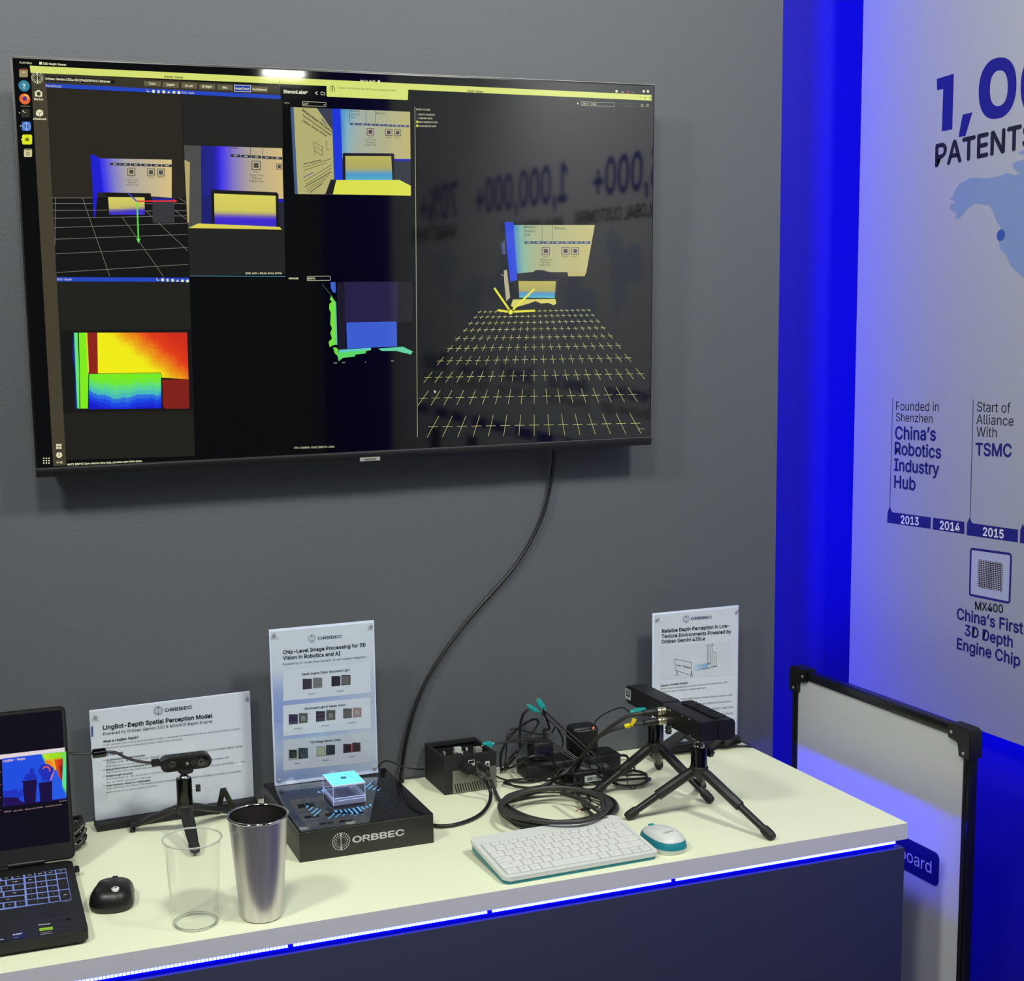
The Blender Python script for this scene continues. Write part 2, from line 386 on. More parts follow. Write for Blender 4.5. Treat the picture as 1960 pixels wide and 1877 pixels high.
for k in range(3):
    cx_, sc = 1140 + k * 212, 1 + 0.09 * k; cy_ = 428 - 24 * k
    o_ = []; i_ = []
    for j in range(36):
        a_ = 2 * PI * j / 36; ux, uy = math.cos(a_), math.sin(a_)
        e = lambda v, p: math.copysign(abs(v) ** p, v)
        o_.append(K(cx_ + 92 * sc * e(ux, .85), cy_ + 148 * sc * e(uy, .9) - 22 * ux)); i_.append(K(cx_ + 6 + 43 * sc * e(ux, .85), cy_ + 86 * sc * e(uy, .85) - 9 * ux))
    for j in range(36): F.poly([o_[j], o_[(j + 1) % 36], i_[(j + 1) % 36], i_[j]], BNV)
F.text('PATENTS GRANTED', (1791, 319), yz(-0.80, 1.226), DK, True)
for a, b, s, s2 in ((-1.03, -1.45, '3,000+', 'GLOBAL CUSTOMERS'), (-1.64, -2.42, '1,000,000+', 'ANNUAL SENSOR CAPACITY'), (-2.62, -3.05, '70%+', 'MARKET SHARE')):
    F.text(s, yz(a, 1.27), yz(b, 1.27), (16, 14, 140), True, hx=1.15)
    F.text(s2, yz(a - 0.02, 1.19), yz(a - 0.55, 1.19), DK, True)
MAPC = (126, 148, 192)
na = [(1826, 368), (1836, 352), (1848, 346), (1858, 340), (1872, 340), (1886, 341), (1903, 339), (1914, 337), (1928, 331), (1942, 335), (1960, 331), (1985, 330), (2010, 335), (2030, 345), (2040, 370), (2030, 392), (2048, 402), (2075, 392), (2090, 405), (2070, 440), (2040, 465), (2020, 490), (2010, 520), (2000, 540), (1996, 565), (1985, 548), (1970, 540), (1948, 522), (1934, 508), (1926, 488), (1916, 478), (1911, 462), (1912, 445), (1916, 436), (1908, 424), (1902, 408), (1894, 392), (1886, 392), (1876, 390), (1866, 390), (1858, 395), (1851, 400), (1846, 408), (1834, 420), (1828, 416), (1832, 409), (1824, 404), (1818, 399), (1820, 391), (1830, 388), (1818, 380), (1824, 374)]
def fill(F, pts, col, lay=2):
    from mathutils.geometry import tessellate_polygon
    P3 = [F.P(p) for p in pts]
    for k, tri in enumerate(tessellate_polygon([P3])): F.poly([tuple(P3[i]) for i in tri], col, lay + .012 * k)
fill(F, na, MAPC)
fill(F, [(1938, 314), (1948, 308), (1962, 305), (1975, 300), (1990, 312), (1975, 330), (1950, 331), (1940, 322)], MAPC)
fill(F, [(1949, 292), (1962, 286), (1975, 280), (1975, 290), (1955, 296)], MAPC)
F.disc((1916, 450), 0.011, (52, 84, 168), 3)
for k in range(7):   # more continents further along, seen in the television's reflection
    y0 = -0.95 - k * 0.3; pts = []
    for i in range(18):
        a = 2 * PI * i / 18; r = 0.11 * (1 + 0.35 * math.sin(3 * a + k) + 0.2 * math.cos(5 * a + 2 * k)); pts.append(yz(y0 + r * math.cos(a), 1.0 + 0.06 * math.sin(2.3 * k) + r * 0.9 * math.sin(a)))
    fill(F, pts, (160, 170, 192))
def col_(px, pt, pb): F.line((px[0], pt), (px[1], pb), 3, (24, 24, 110))
F.line((1709, 762), (1703, 980), 2.2, (24, 24, 100)); F.line((1863, 764), (1857, 998), 2.2, (24, 24, 100))
F.text('Founded in', (1715, 785), (1797, 787), DK); F.text('Shenzhen', (1715, 806), (1785, 809), DK)
for s, a, b in (("China’s", (1714, 840), (1791, 843)), ('Robotics', (1713, 869), (1801, 877)), ('Industry', (1712, 900), (1797, 909)), ('Hub', (1712, 933), (1752, 938))): F.text(s, a, b, NV, True)
F.text('Start of', (1870, 787), (1934, 790), DK); F.text('Alliance', (1869, 811), (1940, 815), DK); F.text('With', (1869, 835), (1908, 837), DK)
F.text('TSMC', (1868, 871), (1936, 874), NV, True)
TL = (22, 22, 124)
F.poly([(1699, 980), (1703, 969), (1708, 980), (1782, 990), (1781, 1012), (1698, 1000)], TL)
F.poly([(1786, 990.5), (1846, 998.5), (1846, 1022), (1785, 1013)], TL)
F.poly([(1851, 1001), (1856, 990), (1861, 1001), (1949, 1013.5), (1948, 1038), (1850, 1024)], TL)
F.poly([(1953, 1014), (1958, 1002), (1963, 1015), (2060, 1028), (2060, 1054), (1952, 1039)], TL)
F.poly([(2064, 1029), (2200, 1048), (2200, 1075), (2064, 1055)], TL)
WT = (232, 234, 245)
F.text('2013', (1725, 1001), (1758.5, 1005), WT, True, 4); F.text('2014', (1799.5, 1012), (1837, 1017), WT, True, 4); F.text('2015', (1882, 1024.5), (1921, 1030), WT, True, 4)
F.text('2016', (1990, 1039), (2030, 1045), WT, True, 4)
def chip(q, wl=2.2):
    F.path(q, wl, TL, 3, True)
q = [(1860, 1050), (1933, 1060), (1935.5, 1063), (1932.5, 1151), (1930, 1153), (1857, 1138), (1856.5, 1133), (1858.5, 1053)]
F.poly(q, (176, 182, 212), 2); chip(q, 6)
F.poly([(1873, 1070), (1919.5, 1078), (1918, 1132), (1871.5, 1123)], (18, 18, 30), 3)
for i in range(14):
    for j in range(15):
        u, v = (i + 0.5) / 14, (j + 0.5) / 15
        x = 1873 + 46.5 * u - 1.5 * v; y = 1070 + 8 * u + 53 * v + u * v; F.rect(x - 0.9, y - 1, x + 0.9, y + 1, (214, 216, 228), 4)
F.text('MX400', (1867, 1166), (1920, 1173), DK, True)
F.text('China’s First', (1832, 1184), (1958, 1213), NV, True); F.text('3D Depth', (1847, 1215), (1938, 1239), NV, True); F.text('Engine Chip', (1832, 1241), (1952, 1275), NV, True)
for k, s in enumerate(('China’s', 'Femto Mega', 'Gemini 335', 'Gemini 2', 'Robot Vision', 'Global')):
    y0 = -0.62 - 0.42 * k
    F.line(yz(y0, 0.748), yz(y0, 0.49), 3, (24, 24, 100)); F.text(s, yz(y0 - 0.015, 0.66), yz(y0 - 0.30, 0.66), NV, True)
    F.text('Structured Light', yz(y0 - 0.015, 0.61), yz(y0 - 0.33, 0.61), DK)
    F.poly([yz(y0 - 0.005, 0.50), yz(y0 - 0.40, 0.50), yz(y0 - 0.40, 0.46), yz(y0 - 0.005, 0.46)], TL)
    F.text(str(2016 + k), yz(y0 - 0.16, 0.467), yz(y0 - 0.25, 0.467), WT, True, 4)
    F.poly([yz(y0 - 0.1, 0.42), yz(y0 - 0.22, 0.42), yz(y0 - 0.22, 0.30), yz(y0 - 0.1, 0.30)], (40, 42, 70))
F.build('printed_graphics', M['printg'], t, 'navy lettering, world map and timeline')

# ================================================================== COUNTER
D = 0.588
struct_h = H
t = thing('counter_cabinet', 'dark navy counter cabinet with a blue light groove under its white worktop', 'counter', (-1.7, -0.3, 0))
obj('front_panel', box(B(), (-3.4, -D + 0.003, 0.02), (-0.003, -D + 0.021, H - 0.0475), 0.0008), M['navy'], t)
obj('side_panel', box(B(), (-0.021, -D + 0.0212, 0.02), (-0.003, -0.002, H - 0.0475), 0.0008), M['navy'], t)
obj('plinth', box(B(), (-3.38, -D + 0.04, 0), (-0.04, -0.01, 0.0198)), M['blackm'], t)
obj('light_channel', box(B(), (-3.39, -D + 0.0165, H - 0.0473), (-0.0165, -0.004, H - 0.0302)), M['blue'], t)
cuts = [-3.39, -2.6, -1.9, -1.5, -1.156, -0.822, -0.481, -0.016]
for a, b in zip(cuts, cuts[1:]):
    o = obj('light_tape', box(B(), (a + 0.002, -D + 0.0090, H - 0.0420), (b - 0.002, -D + 0.0163, H - 0.0315)), M['ledblue'], t)
    bm = B(); n = max(2, int((b - a) / 0.006))
    for i in range(n):
        x = a + 0.004 + (b - a - 0.008) * (i + 0.5) / n
        box(bm, (x - 0.0025, -D + 0.0072, H - 0.0385), (x + 0.0025, -D + 0.0089, H - 0.0345))
    g = obj('diode_row', bm, M['ledcore'], o, smooth=False); g['kind'] = 'stuff'
obj('light_tape', box(B(), (-0.0163, -D + 0.02, H - 0.0330), (-0.0150, -0.01, H - 0.0308)), M['ledside'], t)
obj('light_tape', box(B(), (-0.0028, -D + 0.05, 0.14), (-0.0015, -0.03, 0.15)), M['ledblue'], t)
bm = B(); box(bm, (-3.4, -D, H - 0.030), (0, -0.001, H), 0)
for f in bm.faces: f.material_index = 0 if f.calc_center_median().z > H - 0.001 else 1
o = obj('worktop', bm, [M['top'], M['edge']], smooth=False, orig=(-1.7, -0.3, H - 0.03))
tag(o, 'long white laminate worktop with grey banded front edge', 'worktop')

# ================================================================== WHITEBOARD behind the counter's right end
WX = 0.1195
tl, tr = X(1515, 1278, WX), X(1858, 1395, WX)
y0, y1 = tl.y, tr.y; zt = (tl.z + tr.z) / 2; zb = 0.03
t = thing('whiteboard', 'portable whiteboard in a black frame standing on the floor beyond the counter', 'whiteboard', (WX, (y0 + y1) / 2, 0))
fw, dp = 0.026, 0.022
obj('board_sheet', box(B(), (WX + 0.006, y1 + 0.008, zb + 0.01), (WX + 0.014, y0 - 0.008, zt - 0.01)), M['board'], t)
obj('rail', box(B(), (WX, y1 + 0.02, zt - fw * 0.8), (WX + dp, y0 - 0.02, zt - 0.001), 0.003), M['frame'], t)
obj('rail', box(B(), (WX, y1 + 0.02, zb), (WX + dp, y0 - 0.02, zb + fw * 0.8), 0.003), M['frame'], t)
for ya, yb in ((y0 - fw * 0.75, y0), (y1, y1 + fw * 0.75)):
    obj('rail', box(B(), (WX + 0.001, ya + 0.001, zb + 0.05), (WX + dp - 0.001, yb - 0.001, zt - 0.05), 0.003), M['frame'], t)
    obj('rail_groove', box(B(), (WX - 0.0012, (ya + yb) / 2 - 0.002, zb + 0.06), (WX + 0.0012, (ya + yb) / 2 + 0.002, zt - 0.062)), M['slot'], t)
for yy, sg in ((y0, -1), (y1, 1)):
    for zz, sz in ((zt, -1), (zb, 1)):
        bm = B(); L = 0.056; ww = fw + 0.002; r = 0.010
        pts = [(0, 0), (L, 0), (L, ww), (ww + r, ww), (ww + r * .3, ww + r * .3), (ww, ww + r), (ww, L), (0, L)]
        pts[0:1] = [(0, r), (r * .3, r * .3), (r, 0)]
        prism(bm, pts, lambda u, v: (WX - 0.004, yy + sg * u - sg * 0.003, zz + sz * v - sz * 0.003), lambda u, v: (WX + dp + 0.003, yy + sg * u - sg * 0.003, zz + sz * v - sz * 0.003), bev=0.001)
        c = obj('corner_cap', bm, M['blackp'], t)
        for u, v in ((0.045, 0.013), (0.013, 0.045)):
            obj('screw', lathe(B(), [(0, 0.0015), (0.002, 0.0012), (0.0034, 0), (0.0034, -0.001)], (WX - 0.004, yy + sg * u, zz + sz * v), 12, (-1, 0, 0)), M['screw'], c)
F = Flat((WX + 0.006, 0, 0), (-1, 0, 0))
PL = Flat((WX + 0.0049, 0, 0), (-1, 0, 0))
c1 = PL.P((1796, 1625)); c2 = PL.P((1797, 1690)); pw = 0.215
ya = PL.P((1797, 1655)).y; zc = (PL.P((1737, 1604)).z + PL.P((1737, 1667)).z) / 2
hh = abs(PL.P((1737, 1604)).z - PL.P((1737, 1667)).z)
o = obj('name_plate', prism(B(), [(ya + pw / 2 + u, zc + v) for u, v in rrect(pw, hh, 0.012)], lambda u, v: (WX + 0.0058, u, v), lambda u, v: (WX + 0.0048, u, v)), mat('plate_navy', (26, 24, 112), 0.35), t, label='navy name plate with white lettering')
PL.text('Whiteboard', (WX, ya + pw - 0.012 + 0.0, zc - 0.013), (WX, PL.P((1783, 1660)).y, zc - 0.013), (222, 224, 240), False)
PL.O = Vector((WX + 0.0046, 0, 0))
PL.v = [Vector((WX + 0.0045, v.y, v.z)) for v in PL.v]
PL.build('plate_lettering', M['print'], o)

# ================================================================== TELEVISION
yT, yBm = -0.0899, -0.0726
a, b, c, d = V(22, 104, yT), V(1254, 165, yT), V(1246, 848, yBm), V(68, 917, yBm)
U = ((b - a) + (c - d)).normalized(); Nn = U.cross(((a - d) + (b - c)).normalized()).normalized()
if Nn.y > 0: Nn = -Nn
Vv = Nn.cross(U).normalized(); Vv = Vv if Vv.z > 0 else -Vv
ctr = (a + b + c + d) / 4; TW = ((b - a).length + (c - d).length) / 2; TH = ((a - d).length + (b - c).length) / 2
t = thing('television', 'large wall-mounted flat television showing depth camera software', 'television', tuple(ctr - Nn * 0.05))
def tv(u, v, n=0.0): return ctr + U * u + Vv * v + Nn * n
TM = Matrix(((U.x, Vv.x, Nn.x, ctr.x), (U.y, Vv.y, Nn.y, ctr.y), (U.z, Vv.z, Nn.z, ctr.z), (0, 0, 0, 1)))
BZ = 0.0155
bm = B(); box(bm, (-TW / 2, -TH / 2 + BZ + .0005, -0.012), (TW / 2, TH / 2, -0.001), 0.0012, mtx=TM); obj('bezel', bm, M['tvb'], t)
bm = B(); box(bm, (-TW / 2 + 0.012, -TH / 2 + 0.012, -0.048), (TW / 2 - 0.012, TH / 2 - 0.015, -0.0122), 0.01, mtx=TM); obj('rear_housing', bm, M['blackm'], t)
bm = B(); box(bm, (-TW / 2 + 0.003, -TH / 2 + BZ + 0.002, -0.0009), (TW / 2 - 0.003, TH / 2 - 0.003, -0.0002), mtx=TM); scr = obj('screen', bm, mat('tv_glass', (3, 3, 3), 0.045, ior=2.0), t, smooth=False)
bm = B(); box(bm, (-TW / 2, -TH / 2, -0.014), (TW / 2, -TH / 2 + BZ, 0.0025), 0.0015, mtx=TM); lip = obj('bottom_bezel', bm, M['tvb'], t)
bm = B(); box(bm, (-TW / 2 + 0.001, -TH / 2 + BZ, 0.0), (TW / 2 - 0.001, -TH / 2 + BZ + 0.0012, 0.0022), mtx=TM); obj('trim_line', bm, M['alu'], t)
bm = B(); box(bm, (-TW / 2 - 0.0006, -TH / 2 + 0.02, -0.011), (-TW / 2 - 0.0001, TH / 2, -0.002), mtx=TM); box(bm, (-TW / 2, TH / 2 + 0.0001, -0.011), (TW / 2, TH / 2 + 0.0008, -0.002), mtx=TM); obj('edge_trim', bm, M['alu'], t)
bm = B(); box(bm, (-0.22, -0.15, -0.075), (0.22, 0.15, -0.0482), mtx=TM)
for v in bm.verts: v.co.y = min(v.co.y, -0.0005)
obj('wall_mount', bm, M['blackm'], t)
FB = Flat(tv(0, 0, 0.0026), Nn)
q = [(689, 875.6), (727.5, 873.6), (727.5, 880.8), (689, 882.8)]
FB.poly(q, (150, 150, 146), 1); FB.text('SAMSUNG', (697, 881), (719.5, 879.8), (16, 16, 16), True, 2)
FB.build('maker_badge', M['print'], lip, 'small silver badge with black lettering')
S = Flat(tv(0, 0, 0.0), Nn); TVC, TVN = ctr.copy(), Nn.copy()
def Q1(*p): return [(x / 3.5, 80 + y / 3.5) for x, y in p]
def Q2(*p): return [(x / 3.5, 480 + y / 3.5) for x, y in p]
def Q3(*p): return [(520 + x / 6.257, 100 + y / 6.257) for x, y in p]
def Q4(*p): return [(780 + x / 3.92, 130 + y / 3.92) for x, y in p]
def Q5(*p): return [(540 + x / 4.667, 500 + y / 4.667) for x, y in p]
def Q6(*p): return [(780 + x / 3.92, 500 + y / 3.92) for x, y in p]
YL, TX = (212, 222, 112), (226, 226, 186)
S.poly([(57, 125.7), (1247, 181.8), (1247, 192.5), (58.6, 139.2)], YL)
S.line((535, 152.5), (535, 163.8), 1.2, (150, 156, 80), 2)
S.poly([(59, 139.5), (88, 141), (127, 890), (102, 892)], (66, 60, 44))
S.poly([(88, 141), (536, 164.5), (537, 182), (89, 160)], (52, 48, 36))
S.poly(Q1((300, 228), (768, 254), (768, 282), (300, 262)), (14, 13, 10), 2)
S.text('Orbbec Gemini 435Le SN:CP4B85P0062 Ethernet', (87, 152.5), (211, 158.5), TX, True, hx=1.15)
S.emblem((71.5, 148.7), 0.0098, TX)
for s, x0, ya_, x1, yb_, tx0, tx1 in (('Color', 965, 262, 1078, 300, 998, 1042), ('Depth', 1090, 268, 1198, 308, 1118, 1168), ('IR Left', 1215, 272, 1320, 315, 1240, 1292), ('IR Right', 1335, 280, 1440, 320, 1352, 1418), ('IMU', 1455, 286, 1558, 326, 1490, 1522), ('PointCloud', 1572, 291, 1678, 334, 1578, 1670), ('Confidence', 1688, 298, 1794, 339, 1692, 1786)):
    dy = 4; sel = s == 'PointCloud'
    if sel: S.poly(Q1((x0 - 3, ya_ - 3), (x1 + 3, ya_ - 3 + dy), (x1 + 3, yb_ + 3), (x0 - 3, yb_ + 3 - dy)), (224, 232, 240), 2)
    S.poly(Q1((x0, ya_), (x1, ya_ + dy), (x1, yb_), (x0, yb_ - dy)), (30, 60, 160) if sel else (98, 92, 66), 3)
    S.text(s, *Q1((tx0, yb_ - 14), (tx1, yb_ - 12)), TX, True, 4)
BL = (32, 66, 188)
S.poly(Q1((304, 277), (1880, 358), (1880, 384), (304, 305)), BL, 2)
S.text('PointCloud', *Q1((308, 302), (410, 306)), TX, False, 4); S.text('D2C-Color', *Q1((1218, 347), (1304, 350)), TX, False, 4)
def icons(y0, xs, off):
    for i, x in enumerate(xs):
        y = y0 + (x - xs[0]) * 0.045
        p = (x / 3.5, off + y / 3.5)
        if i == 0: S.line(p, (p[0], p[1] - 4), 1.2, TX, 4); S.line(p, (p[0] + 5, p[1] + .2), 1.2, TX, 4)
        elif i in (1, 3, 6): S.disc((p[0], p[1] - 1), 0.0028, TX, 4, 10)
        elif i == 2: S.rect(p[0] - 1.9, p[1] - 3.6, p[0] + 1.9, p[1] + 2, TX, 4)
        elif i == 4: S.poly([(p[0] - 3, p[1] + 1), (p[0], p[1] - 3.5), (p[0] + 3, p[1] + 1)], TX, 4)
        else: S.rect(p[0] - 2.6, p[1] - 3.4, p[0] + 2.6, p[1] + 1.4, TX, 4)
icons(334, [985, 1028, 1062, 1097, 1130, 1165, 1198], 80)
S.poly([(90, 168), (347, 181), (355, 379.5), (101, 376.5)], (36, 32, 23))
S.poly([(347.5, 181), (540, 190), (546, 524), (363, 528)], (27, 28, 24))
S.poly([(101, 377), (356.5, 379.7), (362, 530), (108, 529.5)], (5, 5, 4))
G = (132, 130, 116)
for y0_, xa, y1_, xb in ((1045, 350, 1045, 620), (1083, 355, 1083, 620), (1084, 980, 1083, 1245), (1130, 357, 1127, 720), (1133, 980, 1130, 1246), (1182, 360, 1165, 1250), (1245, 362, 1215, 1252), (1322, 367, 1290, 1255), (1420, 372, 1378, 1258), (1545, 380, 1490, 1262)): S.line(*Q1((xa, y0_), (xb, y1_)), 0.9, G)
for p in (((370, 1045), (368, 1360)), ((552, 1045), (735, 1570)), ((820, 1175), (1095, 1572)), ((975, 1130), (1258, 1400)), ((1165, 1125), (1250, 1190)), ((1195, 1045), (1245, 1072))): S.line(*Q1(*p), 0.9, G)
def scenepic(Q, wl, wr, by0, bs, chips, txt, names=None):
    pass
BGE = [(0, (40, 34, 236)), (0.16, (120, 116, 205)), (0.35, (170, 164, 160)), (1, (216, 190, 130))]
S.poly(Q1((606, 757), (632, 757), (668, 782), (692, 1012), (655, 1008), (636, 1180), (628, 1180), (622, 1003)), (22, 20, 205), 2)
S.grid(Q1((664, 780), (1150, 790), (1150, 1045), (690, 1010)), lambda u, v: ramp(BGE, u), 16, 3, 3)
S.poly(Q1((690, 1008), (1010, 1015), (1012, 1045), (970, 1042), (968, 1160), (735, 1162), (722, 1040), (690, 1020)), (12, 11, 10), 4)
def bar(Q, pts, tot, col=(44, 46, 66), lay=5, n=6, gap=.06):
    a, b, h = pts
    for i in range(n):
        u0, u1 = i / n + gap / n, (i + 1) / n
        f = lambda u, dy: (a[0] + (b[0] - a[0]) * u, a[1] + (b[1] - a[1]) * u + dy)
        S.poly(Q(f(u0, 0), f(u1, 0), f(u1, h), f(u0, h)), col, lay)
        m0, m1 = u0 + .3 / n, u1 - .3 / n
        S.poly(Q(f(m0, h * .3), f(m1, h * .3), f(m1, h * .7), f(m0, h * .7)), (170, 165, 150), lay + 1)
def chips(Q, cs, lay=5, c1=(70, 66, 60), c2=(182, 172, 140)):
    for x, y, s in cs:
        S.poly(Q((x - s, y - s), (x + s, y - s), (x + s, y + s), (x - s, y + s)), c1, lay)
        k = s * .84; S.poly(Q((x - k, y - k), (x + k, y - k), (x + k, y + k), (x - k, y + k)), c2, lay + 1)
        k = s * .52; S.poly(Q((x - k, y - k), (x + k, y - k), (x + k, y + k), (x - k, y + k)), (74, 70, 66), lay + 2)
bar(Q1, ((732, 810), (1150, 822), 17), 0); chips(Q1, ((880, 870, 26), (1011, 874, 26), (1077, 876, 26)))
INK = (34, 32, 30)
for s, p, q_ in (('China’s First', (842, 930), (926, 932)), ('3D Depth', (856, 946), (914, 947)), ('Engine Chip', (844, 963), (924, 965)), ('MX400', (866, 911), (898, 911)), ('MX6000', (994, 913), (1034, 914)), ('MX6600', (1060, 914), (1098, 915))): S.text(s, *Q1(p, q_), INK, False, 8)
S.grid(Q1((724, 1040), (968, 1042), (970, 1158), (732, 1158)), lambda u, v: ramp([(0, (214, 206, 92)), (0.6, (196, 186, 100)), (0.78, (60, 46, 190)), (1, (60, 44, 200))], v + 0.1 * (u - .5)), 4, 8, 5)
S.poly(Q1((1022, 1060), (1168, 1060), (1168, 1210), (1030, 1212), (1022, 1195)), (52, 52, 56), 3); S.poly(Q1((1012, 1046), (1170, 1046), (1168, 1062), (1022, 1062)), (26, 30, 140), 4)
S.line(*Q1((860, 1015), (915, 1068)), 3, (60, 66, 190), 7); S.line(*Q1((915, 1068), (1166, 1066)), 3, (226, 50, 44), 7); S.poly(Q1((1164, 1054), (1188, 1066), (1164, 1078)), (226, 50, 44), 7)
S.line(*Q1((918, 1068), (927, 1325)), 3, (96, 226, 70), 7); S.poly(Q1((914, 1320), (941, 1318), (928, 1350)), (96, 226, 70), 7)
# colour image
S.poly(Q1((1232, 692), (1346, 696), (1350, 1240), (1262, 1246)), (74, 74, 72), 3)
S.poly(Q1((1235, 790), (1272, 808), (1266, 1212), (1255, 1212)), (176, 164, 110), 4)
S.grid(Q1((1346, 696), (1890, 713), (1898, 1052), (1350, 1030)), lambda u, v: ramp([(0, (26, 30, 120)), (0.18, (26, 26, 150)), (0.22, (54, 38, 240)), (0.4, (132, 120, 190)), (0.62, (178, 166, 140)), (1, (212, 186, 126))], u), 20, 3, 3)
S.poly(Q1((1350, 1030), (1420, 1030), (1430, 1240), (1354, 1240)), (20, 24, 110), 3)
S.poly(Q1((1864, 1052), (1898, 1053), (1902, 1250), (1868, 1240)), (30, 32, 52), 3); S.poly(Q1((1864, 1052), (1898, 1053), (1899, 1075), (1866, 1072)), (22, 22, 190), 4)
S.poly(Q1((1412, 1000), (1420, 990), (1852, 1008), (1865, 1020), (1870, 1240), (1418, 1236)), (16, 15, 14), 5)
S.grid(Q1((1434, 1016), (1846, 1032), (1850, 1240), (1438, 1234)), lambda u, v: ramp([(0, (214, 208, 92)), (0.55, (206, 196, 90)), (0.7, (90, 70, 190)), (0.78, (52, 30, 214)), (1, (60, 44, 190))], v), 4, 12, 6)
S.poly(Q1((1325, 1217), (1560, 1226), (1872, 1240), (1888, 1258), (1262, 1247)), (216, 206, 80), 7)
bar(Q1, ((1540, 752), (1890, 772), 18), 0, n=5); chips(Q1, ((1715, 828, 31), (1870, 836, 20)))
for s, p, q_ in (('China’s First', (1670, 898), (1766, 901)), ('3D Depth', (1684, 918), (1754, 921)), ('Engine Chip', (1670, 938), (1766, 942)), ('MX400', (1696, 876), (1736, 877)), ('Hub', (1546, 716), (1588, 718))): S.text(s, *Q1(p, q_), INK, False, 8)
S.line(*Q1((1540, 706), (1540, 752)), 0.8, INK, 5); S.line(*Q1((1678, 708), (1678, 760)), 0.8, INK, 5); S.line(*Q1((1758, 710), (1758, 762)), 0.8, INK, 5)
S.text('(565, 647) = (R143, G141, B194)', *Q1((1645, 1556), (1886, 1556)), TX, True, 4)
S.line((363, 528), (546, 529), 1.4, (70, 130, 150), 3)
# texts along the desktop
S.text('Activities', (37, 121.5), (61, 122.8), TX, False, 3); S.text('ZED Depth Viewer', (82.5, 123.5), (127, 126), TX, True, 3); S.rect(75, 118.5, 80.5, 123.5, TX, 3)
S.text('Orbbec Viewer', (314, 148.5), (351, 150.5), (70, 70, 40), True, 3); S.text('Depth Viewer', (895, 176), (925, 177.5), (70, 70, 40), True, 3)
S.text('Mar 24  04:39', (690, 156.2), (718, 157.4), TX, True, 3); S.disc((725, 156), 0.0025, TX, 3, 8)
S.text('StereoLabs', *Q3((142, 490), (408, 500)), (236, 236, 214), True, 4); S.poly(Q3((420, 462), (430, 476), (420, 490), (411, 476)), TX, 4)
S.line(*Q3((520, 488), (550, 470)), 1.3, TX, 4); S.line(*Q3((520, 488), (550, 508)), 1.3, TX, 4)
S.path(Q3((590, 476), (605, 474), (612, 482), (634, 484), (634, 512), (590, 508)), 1.0, TX, 4, True)
S.poly([(625, 157.5), (781.5, 166), (780.5, 191), (778, 191.5), (627, 185), (625, 183)], (212, 224, 116), 4)
S.disc((636, 170), 0.0052, (60, 66, 34), 5, 18, ring=0.0009); S.text('i', (635.2, 172.6), (636.6, 172.7), (60, 66, 34), True, 5)
S.text('Caution: Hot surface. Do Not Touch. System throttled ...', (646, 169.5), (762, 175.5), (76, 80, 44), False, 6)
S.text('VIEW', (543.5, 198.4), (554, 198.8), (170, 170, 140), False, 3)
S.path([(579, 194.3), (624, 196), (624, 203.8), (579, 202.2)], 0.9, (200, 200, 170), 3, True); S.text('LEFT', (580.5, 200.8), (591, 201.2), TX, False, 3); S.path(Q3((620, 622), (628, 632), (638, 622)), 0.9, TX, 3)
S.text('MEASURE', (553, 534), (571, 534.2), TX, True, 3); S.path([(588, 529), (632, 528.4), (632, 536.3), (588, 536.7)], 0.9, (200, 200, 170), 3, True); S.text('DEPTH', (589.5, 534.6), (603, 534.4), TX, True, 3)
S.text('FPS: CAMERA: 30HZ | DEPTH: 15HZ', (563, 858.6), (640, 856.4), TX, False, 3)
S.text('#473 [INFO] Sync device time task, process sync time done.', (129, 890.5), (272, 883.5), TX, True, 3)
S.text('Device', (65.5, 191.5), (82.5, 192), TX, True, 3); S.text('Advanced', (63.5, 229.2), (88.5, 229.8), TX, True, 3); S.text('中/英', (108, 887), (120, 886.6), TX, False, 3)
S.poly([(66.5, 175), (69.5, 175), (71, 172.5), (76, 172.7), (77.5, 175.2), (80.5, 175.4), (81, 185), (67, 184.5)], TX, 3); S.disc((74, 179.5), 0.0034, (66, 60, 44), 4)
S.poly([(75.5, 209), (82.5, 212.5), (82.5, 220), (76, 223.5), (69, 220), (69, 212.5)], TX, 3); S.path([(69.5, 213), (75.8, 216.5), (82, 213)], .9, (66, 60, 44), 4); S.line((75.8, 216.5), (75.9, 223), .9, (66, 60, 44), 4)
for i in (0, 1):
    for j in (0, 1): S.rect(107.5 + i * 5.6, 849.5 + j * 5.2, 112 + i * 5.6, 853.6 + j * 5.2, TX, 3)
S.disc((113.2, 870.5), 0.0052, TX, 3); S.text('i', (112.5, 873), (113.8, 873), (80, 74, 50), True, 4)
for i in range(3):
    for j in range(3): S.rect(82.5 + i * 5 , 875.7 + j * 4.6, 85 + i * 5, 878 + j * 4.6, TX, 3)
# dock icons
def icon(cx, cy, s, col, rr=2.2, lay=2):
    S.poly([(cx + a, cy + b) for a, b in rrect(s, s, rr, 3)][::-1], col, lay)
icon(45, 139.5, 16.5, (150, 140, 100)); S.rect(37.5, 131.5, 53, 134, (120, 40, 30), 3); S.rect(42.5, 137.5, 47.5, 139, (226, 220, 180), 3)
S.disc((46.2, 164.3), 0.0092, (52, 130, 158), 2, 20); S.text('?', (43.7, 169.2), (48.9, 169.4), (220, 230, 220), True, 4)
S.disc((47.4, 189.4), 0.0090, (226, 104, 46), 2, 16); S.disc((49.2, 186.5), 0.0050, (240, 180, 60), 3, 12); S.disc((47.6, 188.6), 0.0040, (96, 44, 130), 4, 12); S.poly([(47, 184), (51, 179.5), (53, 186)], (240, 170, 50), 3)
S.line((39.5, 202.8), (57, 203.4), 1.2, (150, 146, 110), 2)
icon(49, 216.3, 16, (44, 42, 36)); S.text('>_', (43, 214.8), (49.5, 215), TX, True, 4)
